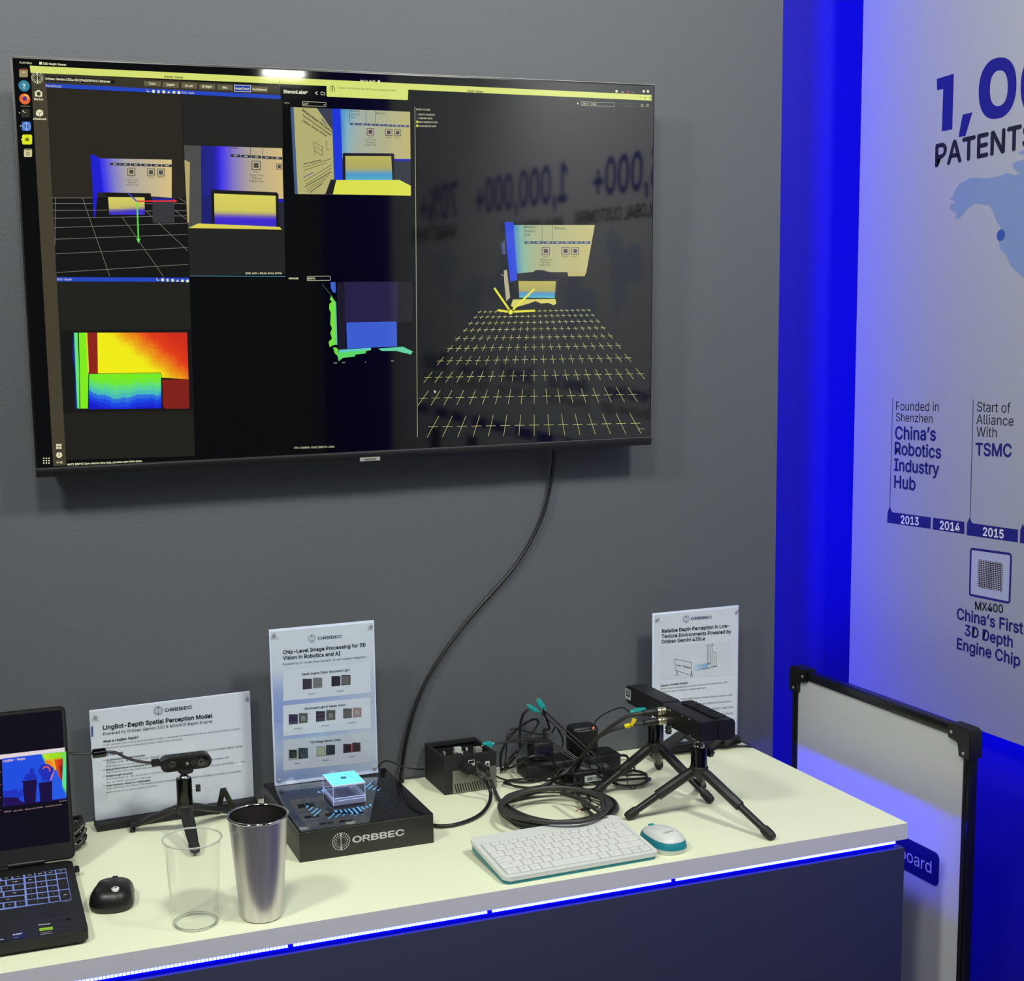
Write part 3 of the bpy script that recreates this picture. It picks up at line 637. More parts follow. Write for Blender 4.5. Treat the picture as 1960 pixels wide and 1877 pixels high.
icon(50.5, 241.6, 18, (38, 92, 186), 3); S.emblem((50.5, 241.6), 0.0068, (190, 215, 240), 4)
icon(51.8, 267, 19, (220, 232, 30), 3)
for k in range(4): a = PI * k / 4; S.line((51.8 - 5 * math.cos(a), 267 - 5 * math.sin(a)), (51.8 + 5 * math.cos(a), 267 + 5 * math.sin(a)), 1.2, (30, 34, 10), 4)
icon(53.5, 292.5, 15.5, (206, 202, 150)); S.rect(47, 285.5, 60, 287.5, (70, 66, 44), 3); S.disc((53.5, 294), 0.0028, (60, 60, 40), 4, 10, ring=.001)
for x, y in ((37.5, 216), (39.3, 241), (41, 267)): S.disc((x, y), .0010, TX, 3, 6)
# D2C depth
S.poly(Q2((379, 175), (1268, 179), (1268, 208), (380, 205)), BL, 2); S.text('D2C-Depth', *Q2((384, 197), (482, 198)), TX, False, 4)
icons(196, [1050, 1089, 1122, 1156, 1189, 1222, 1256], 480)
S.poly(Q2((380, 206), (1270, 209), (1306, 1375), (440, 1400)), (24, 23, 17)); S.poly(Q2((404, 530), (1280, 526), (1300, 1070), (425, 1085)), (9, 9, 7), 2)
S.poly(Q2((492, 548), (500, 548), (514, 800), (520, 1056), (505, 1056), (500, 800), (486, 700)), (10, 30, 150), 3)
S.poly(Q2((496, 548), (520, 548), (530, 800), (532, 1056), (518, 1056), (506, 800)), (100, 226, 120), 4)
S.poly(Q2((528, 548), (580, 548), (592, 820), (588, 1056), (538, 1056), (534, 800)), (126, 236, 20), 4)
S.poly(Q2((574, 548), (584, 548), (596, 800), (590, 830), (588, 800)), (226, 220, 30), 5)
S.poly(Q2((584, 548), (652, 548), (656, 822), (592, 824)), (140, 28, 14), 4)
DM = [(0, (240, 236, 10)), (0.28, (240, 232, 10)), (0.42, (236, 170, 10)), (0.6, (232, 110, 10)), (0.72, (224, 56, 10)), (1, (206, 40, 16))]
def dm(u, v):
    t_ = u * 1.0 - v * 0.62 + 0.18 + 0.015 * math.sin(23 * u + 9 * v) + 0.01 * math.sin(57 * v + 13 * u); return ramp(DM, round(t_ * 16) / 16)
S.grid(Q2((652, 548), (1253, 547), (1263, 860), (656, 822)), dm, 44, 30, 4)
DW = [(0, (120, 236, 10)), (0.22, (110, 230, 50)), (0.36, (90, 220, 130)), (0.55, (70, 190, 180)), (0.66, (40, 110, 220)), (0.8, (14, 60, 226)), (1, (10, 20, 200))]
def dw(u, v):
    e = max(0, 0.06 - min(u, 1 - u)) * 4 + max(0, .05 - v) * 5
    t_ = v + e * .5 + 0.05 * math.sin(9 * u + 1) * (0.4 + v) + 0.02 * math.sin(31 * u) - 0.10 * max(0, u - .1) * (1 - u) * 3 * v; return ramp(DW, round(t_ * 9) / 9)
S.grid(Q2((598, 824), (1078, 819), (1083, 1055), (592, 1060)), dw, 40, 26, 6)
S.path(Q2((590, 1060), (596, 826), (604, 821), (1074, 817), (1082, 826), (1086, 1056)), 1.0, (8, 10, 6), 7)
S.poly(Q2((1086, 862), (1264, 860), (1268, 1056), (1106, 1058), (1092, 1040)), (128, 24, 14), 5)
# left stereo picture
S.poly(Q3((225, 655), (1658, 712), (1665, 1716), (275, 1697)), (70, 76, 90), 2)
S.poly(Q3((262, 658), (540, 668), (726, 935), (744, 1510), (690, 1700), (312, 1697)), (176, 172, 112), 3)
S.poly(Q3((225, 656), (262, 658), (312, 1697), (280, 1697)), (66, 88, 130), 3)
S.poly(Q3((540, 668), (722, 675), (726, 935)), (56, 62, 76), 4)
for s, p, q_ in (('Reliable Depth Perception', (362, 700), (712, 960)), ('Texture Environments Powered', (364, 760), (706, 1000)), ('Orbbec Gemini 435Le', (364, 825), (650, 1010))): S.text(s, *Q3(p, q_), INK, True, 6)
S.text('ORBBEC', *Q3((585, 800), (660, 893)), (70, 80, 110), True, 6)
S.path(Q3((500, 1072), (604, 1135), (606, 1240), (512, 1180)), .9, INK, 6, True); S.line(*Q3((520, 1130), (600, 1178)), .9, INK, 6); S.line(*Q3((512, 1180), (512, 1228)), .9, INK, 6); S.path(Q3((655, 1060), (660, 1165), (690, 1160)), 1.2, (60, 60, 60), 6)
for i, (x0_, y0_, x1_, y1_) in enumerate(((378, 1340, 590, 1290), (380, 1378, 712, 1275), (384, 1416, 660, 1320), (380, 1500, 495, 1440), (390, 1545, 720, 1345), (410, 1580, 720, 1385), (392, 1615, 715, 1430), (416, 1640, 690, 1470), (418, 1668, 650, 1520), (455, 1680, 610, 1570))):
    S.line(*Q3((x0_, y0_), (x1_, y1_)), 1.0 if i % 3 else 1.6, (50, 50, 46) if i != 3 else (50, 70, 150), 6)
S.poly(Q3((722, 675), (822, 680), (850, 1530), (755, 1530)), (22, 52, 214), 4)
S.grid(Q3((822, 680), (1656, 713), (1662, 1280), (846, 1270)), lambda u, v: ramp([(0, (60, 130, 200)), (0.06, (120, 176, 196)), (0.2, (160, 172, 160)), (1, (186, 176, 112))], u + .1 * (v - .5)), 12, 3, 4)
bar(Q3, ((932, 845), (1645, 875), 24), 0, (50, 66, 120), n=7); chips(Q3, ((1182, 953, 44), (1400, 960, 42), (1506, 964, 40)))
for s, p, q_ in (('Robotics', (942, 712), (1056, 718)), ('Industry', (944, 750), (1054, 758)), ('Hub', (944, 788), (1000, 792)), ('Robotics', (1250, 742), (1364, 746)), ('China’s First', (1116, 1056), (1252, 1060)), ('3D Depth', (1136, 1088), (1238, 1090)), ('Engine Chip', (1120, 1118), (1250, 1122)), ('MX400', (1156, 1024), (1214, 1025)), ('MX6000', (1368, 1028), (1436, 1030)), ('MX6600', (1476, 1030), (1540, 1032))): S.text(s, *Q3(p, q_), INK, False, 8)
for x_ in (932, 1128, 1240): S.line(*Q3((x_, 690), (x_, 850)), .8, INK, 6)
S.poly(Q3((846, 1270), (1662, 1280), (1665, 1600), (1540, 1540), (850, 1530)), (42, 46, 58), 4); S.poly(Q3((1460, 1276), (1660, 1278), (1656, 1302), (1465, 1300)), (20, 26, 190), 5)
S.poly(Q3((848, 1215), (862, 1206), (1450, 1212), (1466, 1222), (1470, 1530), (850, 1530)), (22, 22, 24), 6)
S.grid(Q3((880, 1242), (1430, 1244), (1444, 1530), (884, 1530)), lambda u, v: ramp([(0, (186, 178, 84)), (0.5, (170, 166, 96)), (0.66, (130, 160, 160)), (0.74, (70, 150, 200)), (1, (88, 172, 196))], v), 3, 12, 7)
S.poly(Q3((762, 1530), (1530, 1530), (1665, 1600), (1665, 1718), (728, 1700)), (216, 222, 72), 8)
S.poly(Q3((706, 1522), (772, 1530), (730, 1700), (640, 1700)), (28, 26, 20), 9)
# measured depth picture
S.poly(Q5((555, 183), (1035, 181), (1028, 760), (1021, 545), (560, 548)), (34, 28, 62), 2); S.poly(Q5((1035, 181), (1165, 180), (1165, 540), (1030, 545)), (20, 16, 28), 2); S.poly(Q5((490, 190), (555, 183), (570, 780), (495, 790)), (22, 18, 30), 2)  # right-hand strip is a reflection on the glass, painted into the picture
S.poly(Q5((572, 552), (580, 546), (1014, 538), (1021, 545), (1027, 760), (580, 780)), (58, 92, 206), 3)
S.poly(Q5((432, 186), (476, 186), (480, 280), (452, 276), (436, 240)), (60, 96, 200), 3)
gr = [(440, 306), (462, 345), (480, 365), (490, 745), (465, 745), (425, 765), (415, 720), (445, 690), (430, 640), (445, 600), (430, 560), (435, 460), (420, 425), (422, 380), (445, 360), (426, 340)]
fill(S, Q5(*gr), (116, 222, 60), 3); S.poly(Q5((470, 360), (482, 365), (492, 745), (476, 745)), (96, 196, 160), 4)
fill(S, Q5((455, 770), (480, 768), (503, 790), (500, 850), (470, 820)), (110, 216, 70), 3)
fill(S, Q5((510, 792), (792, 772), (794, 792), (750, 800), (745, 822), (655, 832), (650, 850), (540, 862), (505, 892), (496, 850)), (92, 214, 96), 4)
S.poly(Q5((510, 790), (790, 772), (794, 788), (504, 815)), (96, 200, 196), 5)
fill(S, Q5((858, 780), (1078, 762), (1166, 805), (1150, 832), (1020, 800), (890, 800)), (96, 206, 160), 4)
S.line(*Q5((355, 200), (440, 305)), .7, (90, 130, 90), 3)
for x_, y_, w_ in ((460, 908, 30), (536, 905, 28), (740, 900, 8), (972, 890, 26)): S.line(*Q5((x_, y_), (x_ + w_, y_)), .9, TX, 3)
# right pane
S.line((794, 204), (799, 836), 1.2, (176, 172, 140), 3)
S.text('POINT CLOUD', (796.5, 210.8), (823, 211.8), TX, False, 3)
for i, (s, y_) in enumerate((('DEPTH SHADING', 220.5), ('LINEAR VIEW', 227.5), ('IMU ORIENTATION', 235), ('CONFIDENCE MAP', 242.4))):
    S.rect(796.5, y_ - 4, 800.6, y_ + .4, (60, 60, 54) if i < 2 else (200, 206, 60), 3); S.text(s, (801.8, y_), (801.8 + len(s) * 2.35, y_ + .8), TX, False, 3)
S.path([(1112, 194.6), (1176, 197), (1176, 204), (1112, 201.6)], .9, (180, 180, 160), 3, True); S.text('ZED X - 1080', (1114, 200.3), (1141, 201.2), TX, False, 3); S.path([(1190, 198), (1220, 199.2), (1220, 205), (1190, 204)], .6, (96, 96, 88), 3, True); S.text('GRAVITY', (1194, 203), (1206, 203.6), (110, 110, 100), False, 3)
S.disc((1106, 198), .0016, TX, 3, 8); S.disc((1229, 202), .0030, TX, 3, 10, ring=.0007); S.disc((1239, 202), .0030, TX, 3, 10, ring=.0007)
for x_ in (1178, 1230, 1238): S.rect(x_, 172.5, x_ + 4, 177, TX, 3)
S.text('en', (1189, 177.6), (1193.5, 177.8), TX, False, 3); S.rect(1200, 173.5, 1202.5, 178, (190, 60, 50), 3); S.text('orbbec', (1204, 178), (1216, 178.6), (150, 140, 120), False, 3)
for x_ in (1224, 1233, 1243): S.text('-□x'[(x_ - 1224) // 9], (x_, 189), (x_ + 2.8, 189.2), (90, 90, 50), True, 3)
S.poly(Q4((727, 1157), (740, 1154), (795, 1160), (812, 1400), (822, 1590), (770, 1606), (748, 1390)), (24, 60, 214), 2)
S.grid(Q4((795, 1178), (1405, 1178), (1340, 1536), (820, 1540)), lambda u, v: ramp([(0, (60, 130, 190)), (0.1, (130, 176, 150)), (0.25, (166, 172, 130)), (1, (190, 182, 118))], u), 10, 3, 3)
S.poly(Q4((1200, 1530), (1342, 1530), (1328, 1562), (1205, 1564)), (184, 176, 112), 3); fill(S, Q4((822, 1542), (945, 1530), (960, 1516), (1010, 1516), (1070, 1532), (1200, 1532), (1200, 1560), (822, 1600)), (16, 16, 16), 4)
bar(Q4, ((872, 1300), (1372, 1300), 19), 0, (50, 66, 110), n=7); chips(Q4, ((1037, 1373, 30), (1184, 1373, 30), (1257, 1373, 28)))
for s, p, q_ in (('Robotics', (880, 1200), (962, 1202)), ('Industry', (880, 1230), (960, 1232)), ('Hub', (882, 1258), (920, 1258)), ('Robotics', (1102, 1210), (1184, 1212)), ('China’s First', (990, 1445), (1080, 1446)), ('3D Depth', (1002, 1464), (1068, 1465)), ('Engine Chip', (992, 1483), (1074, 1484)), ('MX400', (1016, 1422), (1054, 1422)), ('MX6000', (1160, 1420), (1206, 1420)), ('MX6600', (1228, 1419), (1270, 1419))): S.text(s, *Q4(p, q_), INK, False, 8)
for x_ in (876, 1010, 1088): S.line(*Q4((x_, 1180), (x_ - 2, 1302)), .8, INK, 6)
S.poly(Q4((700, 1320), (728, 1290), (738, 1400), (712, 1398)), (60, 72, 110), 3); fill(S, Q6((722, 70), (745, 62), (770, 270), (740, 300), (735, 250), (725, 150)), (176, 170, 136), 3); S.line(*Q6((700, 98), (724, 110)), 1.2, (176, 170, 136), 3)
S.poly(Q6((826, 132), (1130, 134), (1112, 285), (1105, 140), (834, 140), (832, 280)), (40, 38, 34), 3)
S.grid(Q6((832, 148), (1112, 148), (1104, 275), (838, 272)), lambda u, v: ramp([(0, (186, 176, 76)), (0.6, (168, 160, 90)), (0.72, (70, 140, 200)), (1, (84, 180, 190))], v), 3, 10, 4)
fill(S, Q6((790, 286), (1108, 282), (1116, 318), (1095, 330), (1060, 312), (1000, 316), (960, 298), (905, 318), (800, 348), (775, 335)), (210, 202, 100), 4)
YG = (226, 224, 50)
for p in (((768, 372), (650, 200)), ((790, 362), (952, 206)), ((752, 378), (675, 366)), ((795, 378), (955, 370))): S.line(*Q6(*p), 5, YG, 8)
S.disc(Q6((772, 380))[0], .0062, (20, 18, 10), 9, 16); S.disc(Q6((772, 380))[0], .0048, YG, 10, 14)
GC = (204, 200, 128)
for s_, ymid in ((41, 373), (44, 411), (47.7, 457), (51.7, 507), (57.2, 569), (63, 643), (70.3, 736), (79.7, 857), (92.5, 1012), (108.5, 1228)):
    for i in range(-10, 11):
        x = 950 + i * s_; y = ymid - (x - 950) * 0.017
        if x < (150 if ymid > 1200 else 100) or x > 1775: continue
        xa, xb = max(86, x - s_ * .34), min(1790, x + s_ * .34)
        S.line(*Q6((xa, y + (x - xa) * .017), (xb, y - (xb - x) * .017)), 0.9, GC, 3)
        k = 0.019 + (ymid - 373) * 0.000045
        p_ = [(950 + (x - 950) * (1 + e), y + (y + 139) * e) for e in (-k, k)]
        S.line(*Q6(*p_), 0.9, GC, 3)
S.poly(Q5((1352, 1148), (1378, 1162), (1368, 1166), (1372, 1178), (1362, 1176)), (210, 210, 210), 5)
S.text('v5.0.1', (1220, 822.6), (1233, 822), (150, 150, 130), False, 3)
S.build('screen_picture', M['screen'], scr, 'software windows with camera pictures, depth maps and point clouds')
# cable from the television down the wall
pts = [V(1062, 852, -0.03), V(1060, 880, -0.022), V(1055, 920, -0.014), V(1041, 980, -0.012), V(1016, 1035, -0.010), V(984, 1085, -0.009), V(945, 1130, -0.008), V(905, 1175, -0.008), V(868, 1222, -0.008), V(835, 1270, -0.009), V(808, 1320, -0.010), V(788, 1375, -0.012), V(774, 1435, -0.014), V(767, 1490, -0.013), V(764, 1494, -0.02)]
pts[-1] = Vector((pts[-2].x, -0.02, H + 0.004)); pts.append(Vector((pts[-1].x - 0.04, -0.03, H + 0.0042)))
tag(obj('television_cable', tube(B(), pts, 0.0038, 8, 6), M['cable'], orig=tuple(pts[-2])), 'long black cable hanging from the television down the grey wall', 'cable')

# ================================================================== SMALL PARTS SHARED BY SEVERAL THINGS
def W(p):   # (px, py, h) on the worktop, ('v', px, py, y) on a vertical plane, or a Vector
    if isinstance(p, Vector): return p
    if p[0] == 'v': return V(p[1], p[2], p[3])
    return T(*p)
def cable(name, label, pts, r, m='cable', group=None, n=8, k=6, cat='cable', closed=False):
    P = [W(p) for p in pts]
    for p in P:
        if p.z < H + r + 0.0002: p.z = H + r + 0.0002
        if p.y > -r - 0.0012: p.y = -r - 0.0012
    sp = spline(P, k, closed)
    for q_ in sp: q_.z = max(q_.z, H + r + 0.0002)
    o = obj(name, tube(B(), sp, r, n, 1, closed, smooth=False), M[m], orig=tuple(P[0]))
    return tag(o, label, cat, group)
def knob(bm, c, axis, r, L, lobes=6, d=0.14):
    u, v, a = frame_of(axis); c = Vector(c); A = []; C = []; n = lobes * 6
    for i in range(n):
        t_ = 2 * PI * i / n; rr = r * (1 + d * math.cos(lobes * t_)); q = u * math.cos(t_) * rr + v * math.sin(t_) * rr
        A.append(bm.verts.new(c + q)); C.append(bm.verts.new(c + q + a * L))
    bm.faces.new(A[::-1]); bm.faces.new(C)
    for i in range(n): bm.faces.new((A[i], A[(i + 1) % n], C[(i + 1) % n], C[i]))
    return bm
def tripod(label, hub, zleg, ztop, feet, ru, rl, rh, cam_z, knob_dir, tele=True, group=None, knob_r=0.008, lobes=6):
    hx, hy = hub; t = thing('mini_tripod', label, 'tripod', (hx, hy, H), 0, group)
    z0 = H + zleg
    obj('hub', lathe(B(), [(0, -rh * .75), (rh * .8, -rh * .75), (rh * 1.12, -rh * .35), (rh * 1.15, rh * .45), (rh, rh * .6), (0, rh * .6)], (hx, hy, z0), 28), M['rubber'], t)
    zc = z0 + rh * .62; zt = H + ztop
    obj('ball_head', lathe(B(), [(0, 0), (rh * 1.03, 0), (rh * 1.03, .004), (rh * .97, .0045), (rh * .97, .0055), (rh, .006), (rh, zt - zc - .001), (rh * .93, zt - zc), (rh * .8, zt - zc - .002), (0, zt - zc - .003)], (hx, hy, zc), 32), M['gloss'], t)
    obj('ball', lathe(B(), [(rh * .78 * math.cos(a), rh * .78 * math.sin(a)) for a in [PI / 2 * k / 7 for k in range(7)]] + [(0, rh * .78)], (hx, hy, zt - .0025), 24), M['chrome'], t)
    obj('stem', cyl(B(), (hx, hy, zt + rh * .5), (hx, hy, H + cam_z - .0003), .0035), M['chrome'], t)
    kd = Vector(knob_dir).normalized(); kc = Vector((hx, hy, (zc + zt) / 2 + .003))
    k = obj('clamp_knob', knob(B(), kc + kd * (rh + .006), kd, knob_r, .009, lobes), M['rubber'], t)
    obj('knob_shaft', cyl(B(), kc + kd * (rh - .001), kc + kd * (rh + .0058), .002), M['chrome'], k)
    for fx, fy in feet:
        f = Vector((fx, fy, H + rl * 1.0)); d = f - Vector((hx, hy, z0)); hd = Vector((d.x, d.y, 0)).normalized()
        a = Vector((hx, hy, z0)) + hd * rh * .7; d = f - a; Ln = d.length; dn = d.normalized()
        if tele:
            bm = B(); m_ = a + dn * Ln * .55
            tube(bm, [a, a + dn * .01, a + dn * Ln * .3, m_ - dn * .002, m_], lambda s_: ru * (0.82 if s_ < .02 else 1.0 if s_ < .98 else .9), 16, 1, smooth=False)
            lg = obj('leg', bm, M['rubber'], t)
            obj('lower_tube', cyl(B(), m_ + dn * .0003, f - dn * .021, rl, rl, 14), M['blackp'], lg)
            u, v, w_ = frame_of(dn); bm = B(); fp = f - dn * .0208
            tube(bm, [fp, fp + dn * .004, fp + dn * .012, f + dn * .000 , f + dn * .004], lambda s_: rl * (1.25 if s_ < .9 else .85), 14, 1, smooth=False)
            for j in range(4): cyl(bm, fp + dn * (.004 + .0035 * j), fp + dn * (.0055 + .0035 * j), rl * 1.36, n=14)
            for vv in bm.verts: vv.co.z = max(vv.co.z, H + .0003)
            obj('foot_pad', bm, M['blackm'], lg)
        else:
            tg = dn.cross(Vector((0, 0, 1))).normalized(); nn = tg.cross(dn).normalized()
            def flatleg(bm, prof):   # (position along, half width, half thickness)
                R_ = []
                for s_, hw, ht in prof:
                    c_ = a + dn * s_; R_.append([bm.verts.new(c_ + tg * hw * math.cos(2 * PI * j / 18) + nn * ht * math.sin(2 * PI * j / 18) * (1 if math.sin(2 * PI * j / 18) > 0 else .55)) for j in range(18)])
                for A, C in zip(R_, R_[1:]):
                    for j in range(18): bm.faces.new((A[j], A[(j + 1) % 18], C[(j + 1) % 18], C[j]))
                bm.faces.new(R_[0][::-1]); bm.faces.new(R_[-1]); return bm
            lg = obj('leg', flatleg(B(), [(0, ru * .75, rl * .7), (.006, ru, rl * .9), (Ln * .3, ru * 1.06, rl * .95), (Ln * .62, ru * .95, rl * .85), (Ln - .0222, ru * .80, rl * .65)]), M['rubber'], t)
            e_ = Ln - .022
            bm = flatleg(B(), [(e_, ru * .84, rl * .7), (e_ + .003, ru * .88, rl * .74), (e_ + .014, ru * .84, rl * .70), (e_ + .021, ru * .7, rl * .6), (e_ + .024, ru * .45, rl * .4)])
            for j in range(3): cyl(bm, a + dn * (e_ + .005 + .004 * j) + nn * rl * .70 - tg * ru * .5, a + dn * (e_ + .005 + .004 * j) + nn * rl * .70 + tg * ru * .5, .0008, n=6)
            for vv in bm.verts: vv.co.z = max(vv.co.z, H + .0003)
            obj('foot_pad', bm, M['blackm'], lg)
    return t

# ================================================================== LAPTOP (only its right part is in the picture)
LX1 = -1.4555
t = thing('laptop', 'open black laptop with lit keyboard at the left end of the worktop', 'laptop', (LX1 - 0.18, -0.38, H))
lz = 0.022
bs = obj('base', prism(B(), [(LX1 - .182 + u, -.3885 + v) for u, v in rrect(.364, .296, .009)], H + .005, H + lz, bev=.0018), M['lap'], t)
for x_ in (-1.80, -1.475):
    for y_ in (-.52, -.26): obj('rubber_foot', cyl(B(), (x_, y_, H), (x_, y_, H + .0052), .008), M['rubber'], bs)
LT = math.radians(8.0); LN = Vector((0, -math.cos(LT), math.sin(LT))); LU = Vector((0, math.sin(LT), math.cos(LT))); LO = Vector((LX1 - .18, -.243, H + lz + .006))
LM = Matrix(((1, 0, LN.x, LO.x), (0, LU.y, LN.y, LO.y), (0, LU.z, LN.z, LO.z), (0, 0, 0, 1)))
LM = Matrix(((1, 0, 0, LO.x), (0, LU.y, LN.y, LO.y), (0, LU.z, LN.z, LO.z), (0, 0, 0, 1)))
lid = obj('lid', prism(B(), [(.002 + u, .128 + v) for u, v in rrect(.367, .262, .010)], -.007, -.0008, mtx=LM), M['lap'], t)
obj('lid_rim', prism(B(), [(.002 + u, .128 + v) for u, v in rrect(.3685, .2635, .0105)], -.0066, -.0030, mtx=LM), M['lapedge'], lid)
obj('display_frame', prism(B(), [(.002 + u, .128 + v) for u, v in rrect(.363, .258, .009)], -.0007, .0002, mtx=LM), M['blackm'], lid)
obj('hinge', cyl(B(), (LX1 - .105, -.2410, H + lz + .0045), (LX1 - .045, -.2410, H + lz + .0045), .0042), M['blackp'], t)
L = Flat(LO + LN * .0004, LN)
def L1(*p): return [(x / 6.704, 1320 + y / 6.704) for x, y in p]
def L2(*p): return [(x / 6.704, 1580 + y / 6.704) for x, y in p]
sc_r, sc_b = L.P(L1((818, 250))[0]), L.P(L2((872, 205))[0])
xl = LX1 - .355
q = [Vector((xl, 0, 0)), sc_r, sc_b, Vector((xl, 0, 0))]
tz, bz = LM.inverted() @ sc_r, LM.inverted() @ sc_b
cor = lambda x_, y_: tuple(LM @ Vector((x_, y_, .0004)))
xr = (tz.x + bz.x) / 2
L.poly([cor(-.176, tz.y), cor(xr, tz.y), cor(xr, bz.y), cor(-.176, bz.y)], (4, 2, 20), 1)
L.poly(L1((-200, 856), (831, 738), (832, 790), (-200, 915)), (222, 210, 214), 2)
L.poly(L1((24, 882), (530, 822), (845, 788), (851, 1388), (44, 1490)), (30, 76, 222), 3)
L.grid(L1((526, 825), (822, 792), (826, 1180), (700, 1190)), lambda u, v: ramp([(0, (60, 190, 150)), (.12, (200, 226, 40)), (.45, (150, 220, 30)), (.8, (150, 220, 30)), (1, (110, 220, 90))], u) if v < .22 else ramp([(0, (120, 200, 60)), (.1, (236, 120, 30)), (.4, (240, 150, 30)), (.45, (200, 220, 50)), (.5, (236, 90, 20)), (.9, (180, 40, 20) if v < .5 else (100, 10, 20)), (1, (100, 226, 150))], u), 20, 12, 4)
L.grid(L1((815, 793), (848, 789), (851, 1388), (790, 1300)), lambda u, v: ramp([(0, (120, 220, 80)), (.5, (90, 220, 180)), (.8, (90, 230, 120)), (1, (40, 90, 220))], v), 3, 14, 5)
L.poly(L1((660, 1170), (690, 1050), (715, 1020), (735, 1040), (745, 1085), (762, 1120), (795, 1165), (800, 1250), (840, 1330), (850, 1388), (668, 1402)), (36, 88, 226), 6)
sil = (26, 44, 180)
L.poly(L1((298, 1152), (335, 1085), (385, 1062), (440, 1066), (470, 1105), (476, 1148)), sil, 7); L.disc(L1((410, 1035))[0], .0042, sil, 7, 16)
L.poly(L1((536, 1165), (528, 1105), (486, 1050), (520, 985), (545, 955), (600, 950), (640, 965), (690, 1005), (692, 1050), (660, 1110), (650, 1165)), sil, 7)
L.path(L1((552, 1010), (570, 985), (610, 985), (635, 1010), (640, 1045)), 3.0, (226, 90, 90), 8); L.path(L1((690, 1050), (660, 1110), (650, 1160)), 2.2, (220, 120, 170), 8)
L.poly(L1((40, 1300), (180, 1280), (195, 1260), (220, 1270), (230, 1310), (300, 1250), (300, 1370), (45, 1385)), (28, 50, 190), 7)
L.poly(L1((40, 1378), (235, 1378), (262, 1420), (310, 1445), (520, 1430), (850, 1388), (853, 1400), (50, 1500)), (30, 8, 84), 8)
L.poly(L1((282, 1168), (470, 1148), (472, 1180), (456, 1440), (312, 1460), (292, 1190)), (22, 4, 62), 9); L.poly(L1((498, 1190), (670, 1170), (668, 1410), (516, 1436)), (22, 4, 62), 9)
L.text('LingBot - Depth', *L1((36, 925), (325, 893)), (226, 196, 200), True, 9)
for s, a_, b_ in (('Method', (55, 1572), (140, 1560)), ('valid 100%', (170, 1560), (292, 1545)), ('Range 0.24~10.98m', (325, 1540), (550, 1508)), ('color 0.26~10.0cm', (580, 1505), (795, 1475)), ('Refresh 30', (762, 1435), (852, 1422))): L.text(s, *L1(a_, b_), (200, 170, 170), False, 9)
for y_ in (1060, 1222, 1388, 1552): L.text('m', *L1((-2, y_), (14, y_ - 2)), (220, 120, 110), False, 3)
L.build('display_picture', M['lscreen'], lid, 'dark desktop with a coloured depth picture of two people and two cups')
# keys
KD = lz + .0002
pl = [T(*p, KD) for p in L2((-800, 800), (842, 546), (918, 948), (-800, 1200))]
bl = B(); bl.faces.new([bl.verts.new(p) for p in pl]); obj('key_backlight', bl, M['keylit'], t, smooth=False)
keys = []
def bil(u, v):
    a_, b_, c_, d_ = (312, 614), (842, 546), (918, 946), (349, 1020)
    return tuple((a_[i] * (1 - u) + b_[i] * u) * (1 - v) + (d_[i] * (1 - u) + c_[i] * u) * v for i in (0, 1))
rv = [0, .125, .30, .475, .65, .825, 1.0]
def padk(c0, c1, r0, r1): keys.append([bil(c0 / 4, rv[r0]), bil(c1 / 4, rv[r0]), bil(c1 / 4, rv[r1]), bil(c0 / 4, rv[r1])])
for c_ in range(4): padk(c_, c_ + 1, 0, 1)
for r_ in range(1, 5):
    for c_ in range(3): padk(c_, c_ + 1, r_, r_ + 1)
padk(3, 4, 1, 2); padk(3, 4, 2, 4); padk(3, 4, 4, 6); padk(0, 2, 5, 6); padk(2, 3, 5, 6)
def mk(x0, x1, r0, r1, sh=0): # main block keys, x measured on the pad's left edge line
    f = lambda x, r: (x + (bil(0, rv[r])[0] - 312) , bil(0, rv[r])[1] - (x - 312) * -.0 + (312 - x) * .128)
    keys.append([f(x0, r0), f(x1, r0), f(x1, r1), f(x0, r1)])
for x0, x1, r0, r1 in ((158, 302, 0, 1), (8, 152, 0, 1), (-142, 2, 0, 1), (74, 300, 1, 2), (-75, 68, 1, 2), (160, 300, 2, 3), (5, 152, 2, 3), (-150, 0, 2, 3), (30, 300, 3, 4), (-125, 22, 3, 4), (-150, 296, 4, 5), (168, 298, 5, 6), (15, 160, 5, 6), (-140, 8, 5, 6)): mk(x0, x1, r0, r1)
LG = Flat((0, 0, H + lz + .0012), (0, 0, 1))
legends = ['home', 'pgup', 'pgdn', 'end', 'num', '/', '*', '7', '8', '9', '4', '5', '6', '1', '2', '3', '-', '+', 'enter', '0', '.', 'prt', 'del', 'ins', 'backsp', '=', '\\', ']', '[', 'enter', '’', 'shift', '>', 'up', '<']
for i, kq in enumerate(keys):
    cx_ = sum(p[0] for p in kq) / 4; cy_ = sum(p[1] for p in kq) / 4
    ins = lambda p: (cx_ + (p[0] - cx_) * (1 - 14 / max(40, abs(kq[1][0] - kq[0][0]))), cy_ + (p[1] - cy_) * (1 - 15 / max(40, abs(kq[3][1] - kq[0][1]))))
    P = [T(*L2(ins(p))[0], KD + .0009) for p in kq]
    bm = B(); prism(bm, [(p.x, p.y) for p in P], H + KD + .0002, H + KD + .0008); obj('key', bm, M['keycap'], t, smooth=False)
    s = legends[i % len(legends)]; c3 = sum(P, Vector()) / 4; wd = glyphs(s, True)[2] * .0034
    LG.text(s, (c3.x - wd / 2, c3.y - .001, c3.z), (c3.x + wd / 2, c3.y - .001, c3.z), (225, 228, 240), True, 2)
LG.build('key_legends', printed('legend_light', .5, True), t)['kind'] = 'stuff'
PR = Flat((0, 0, H + lz + .0001), (0, 0, 1))
def pr(s, a_, b_, c_, bold=False, lay=3, hx=1.0): PR.text(s, L2(a_)[0], L2(b_)[0], c_, bold, lay, hx)
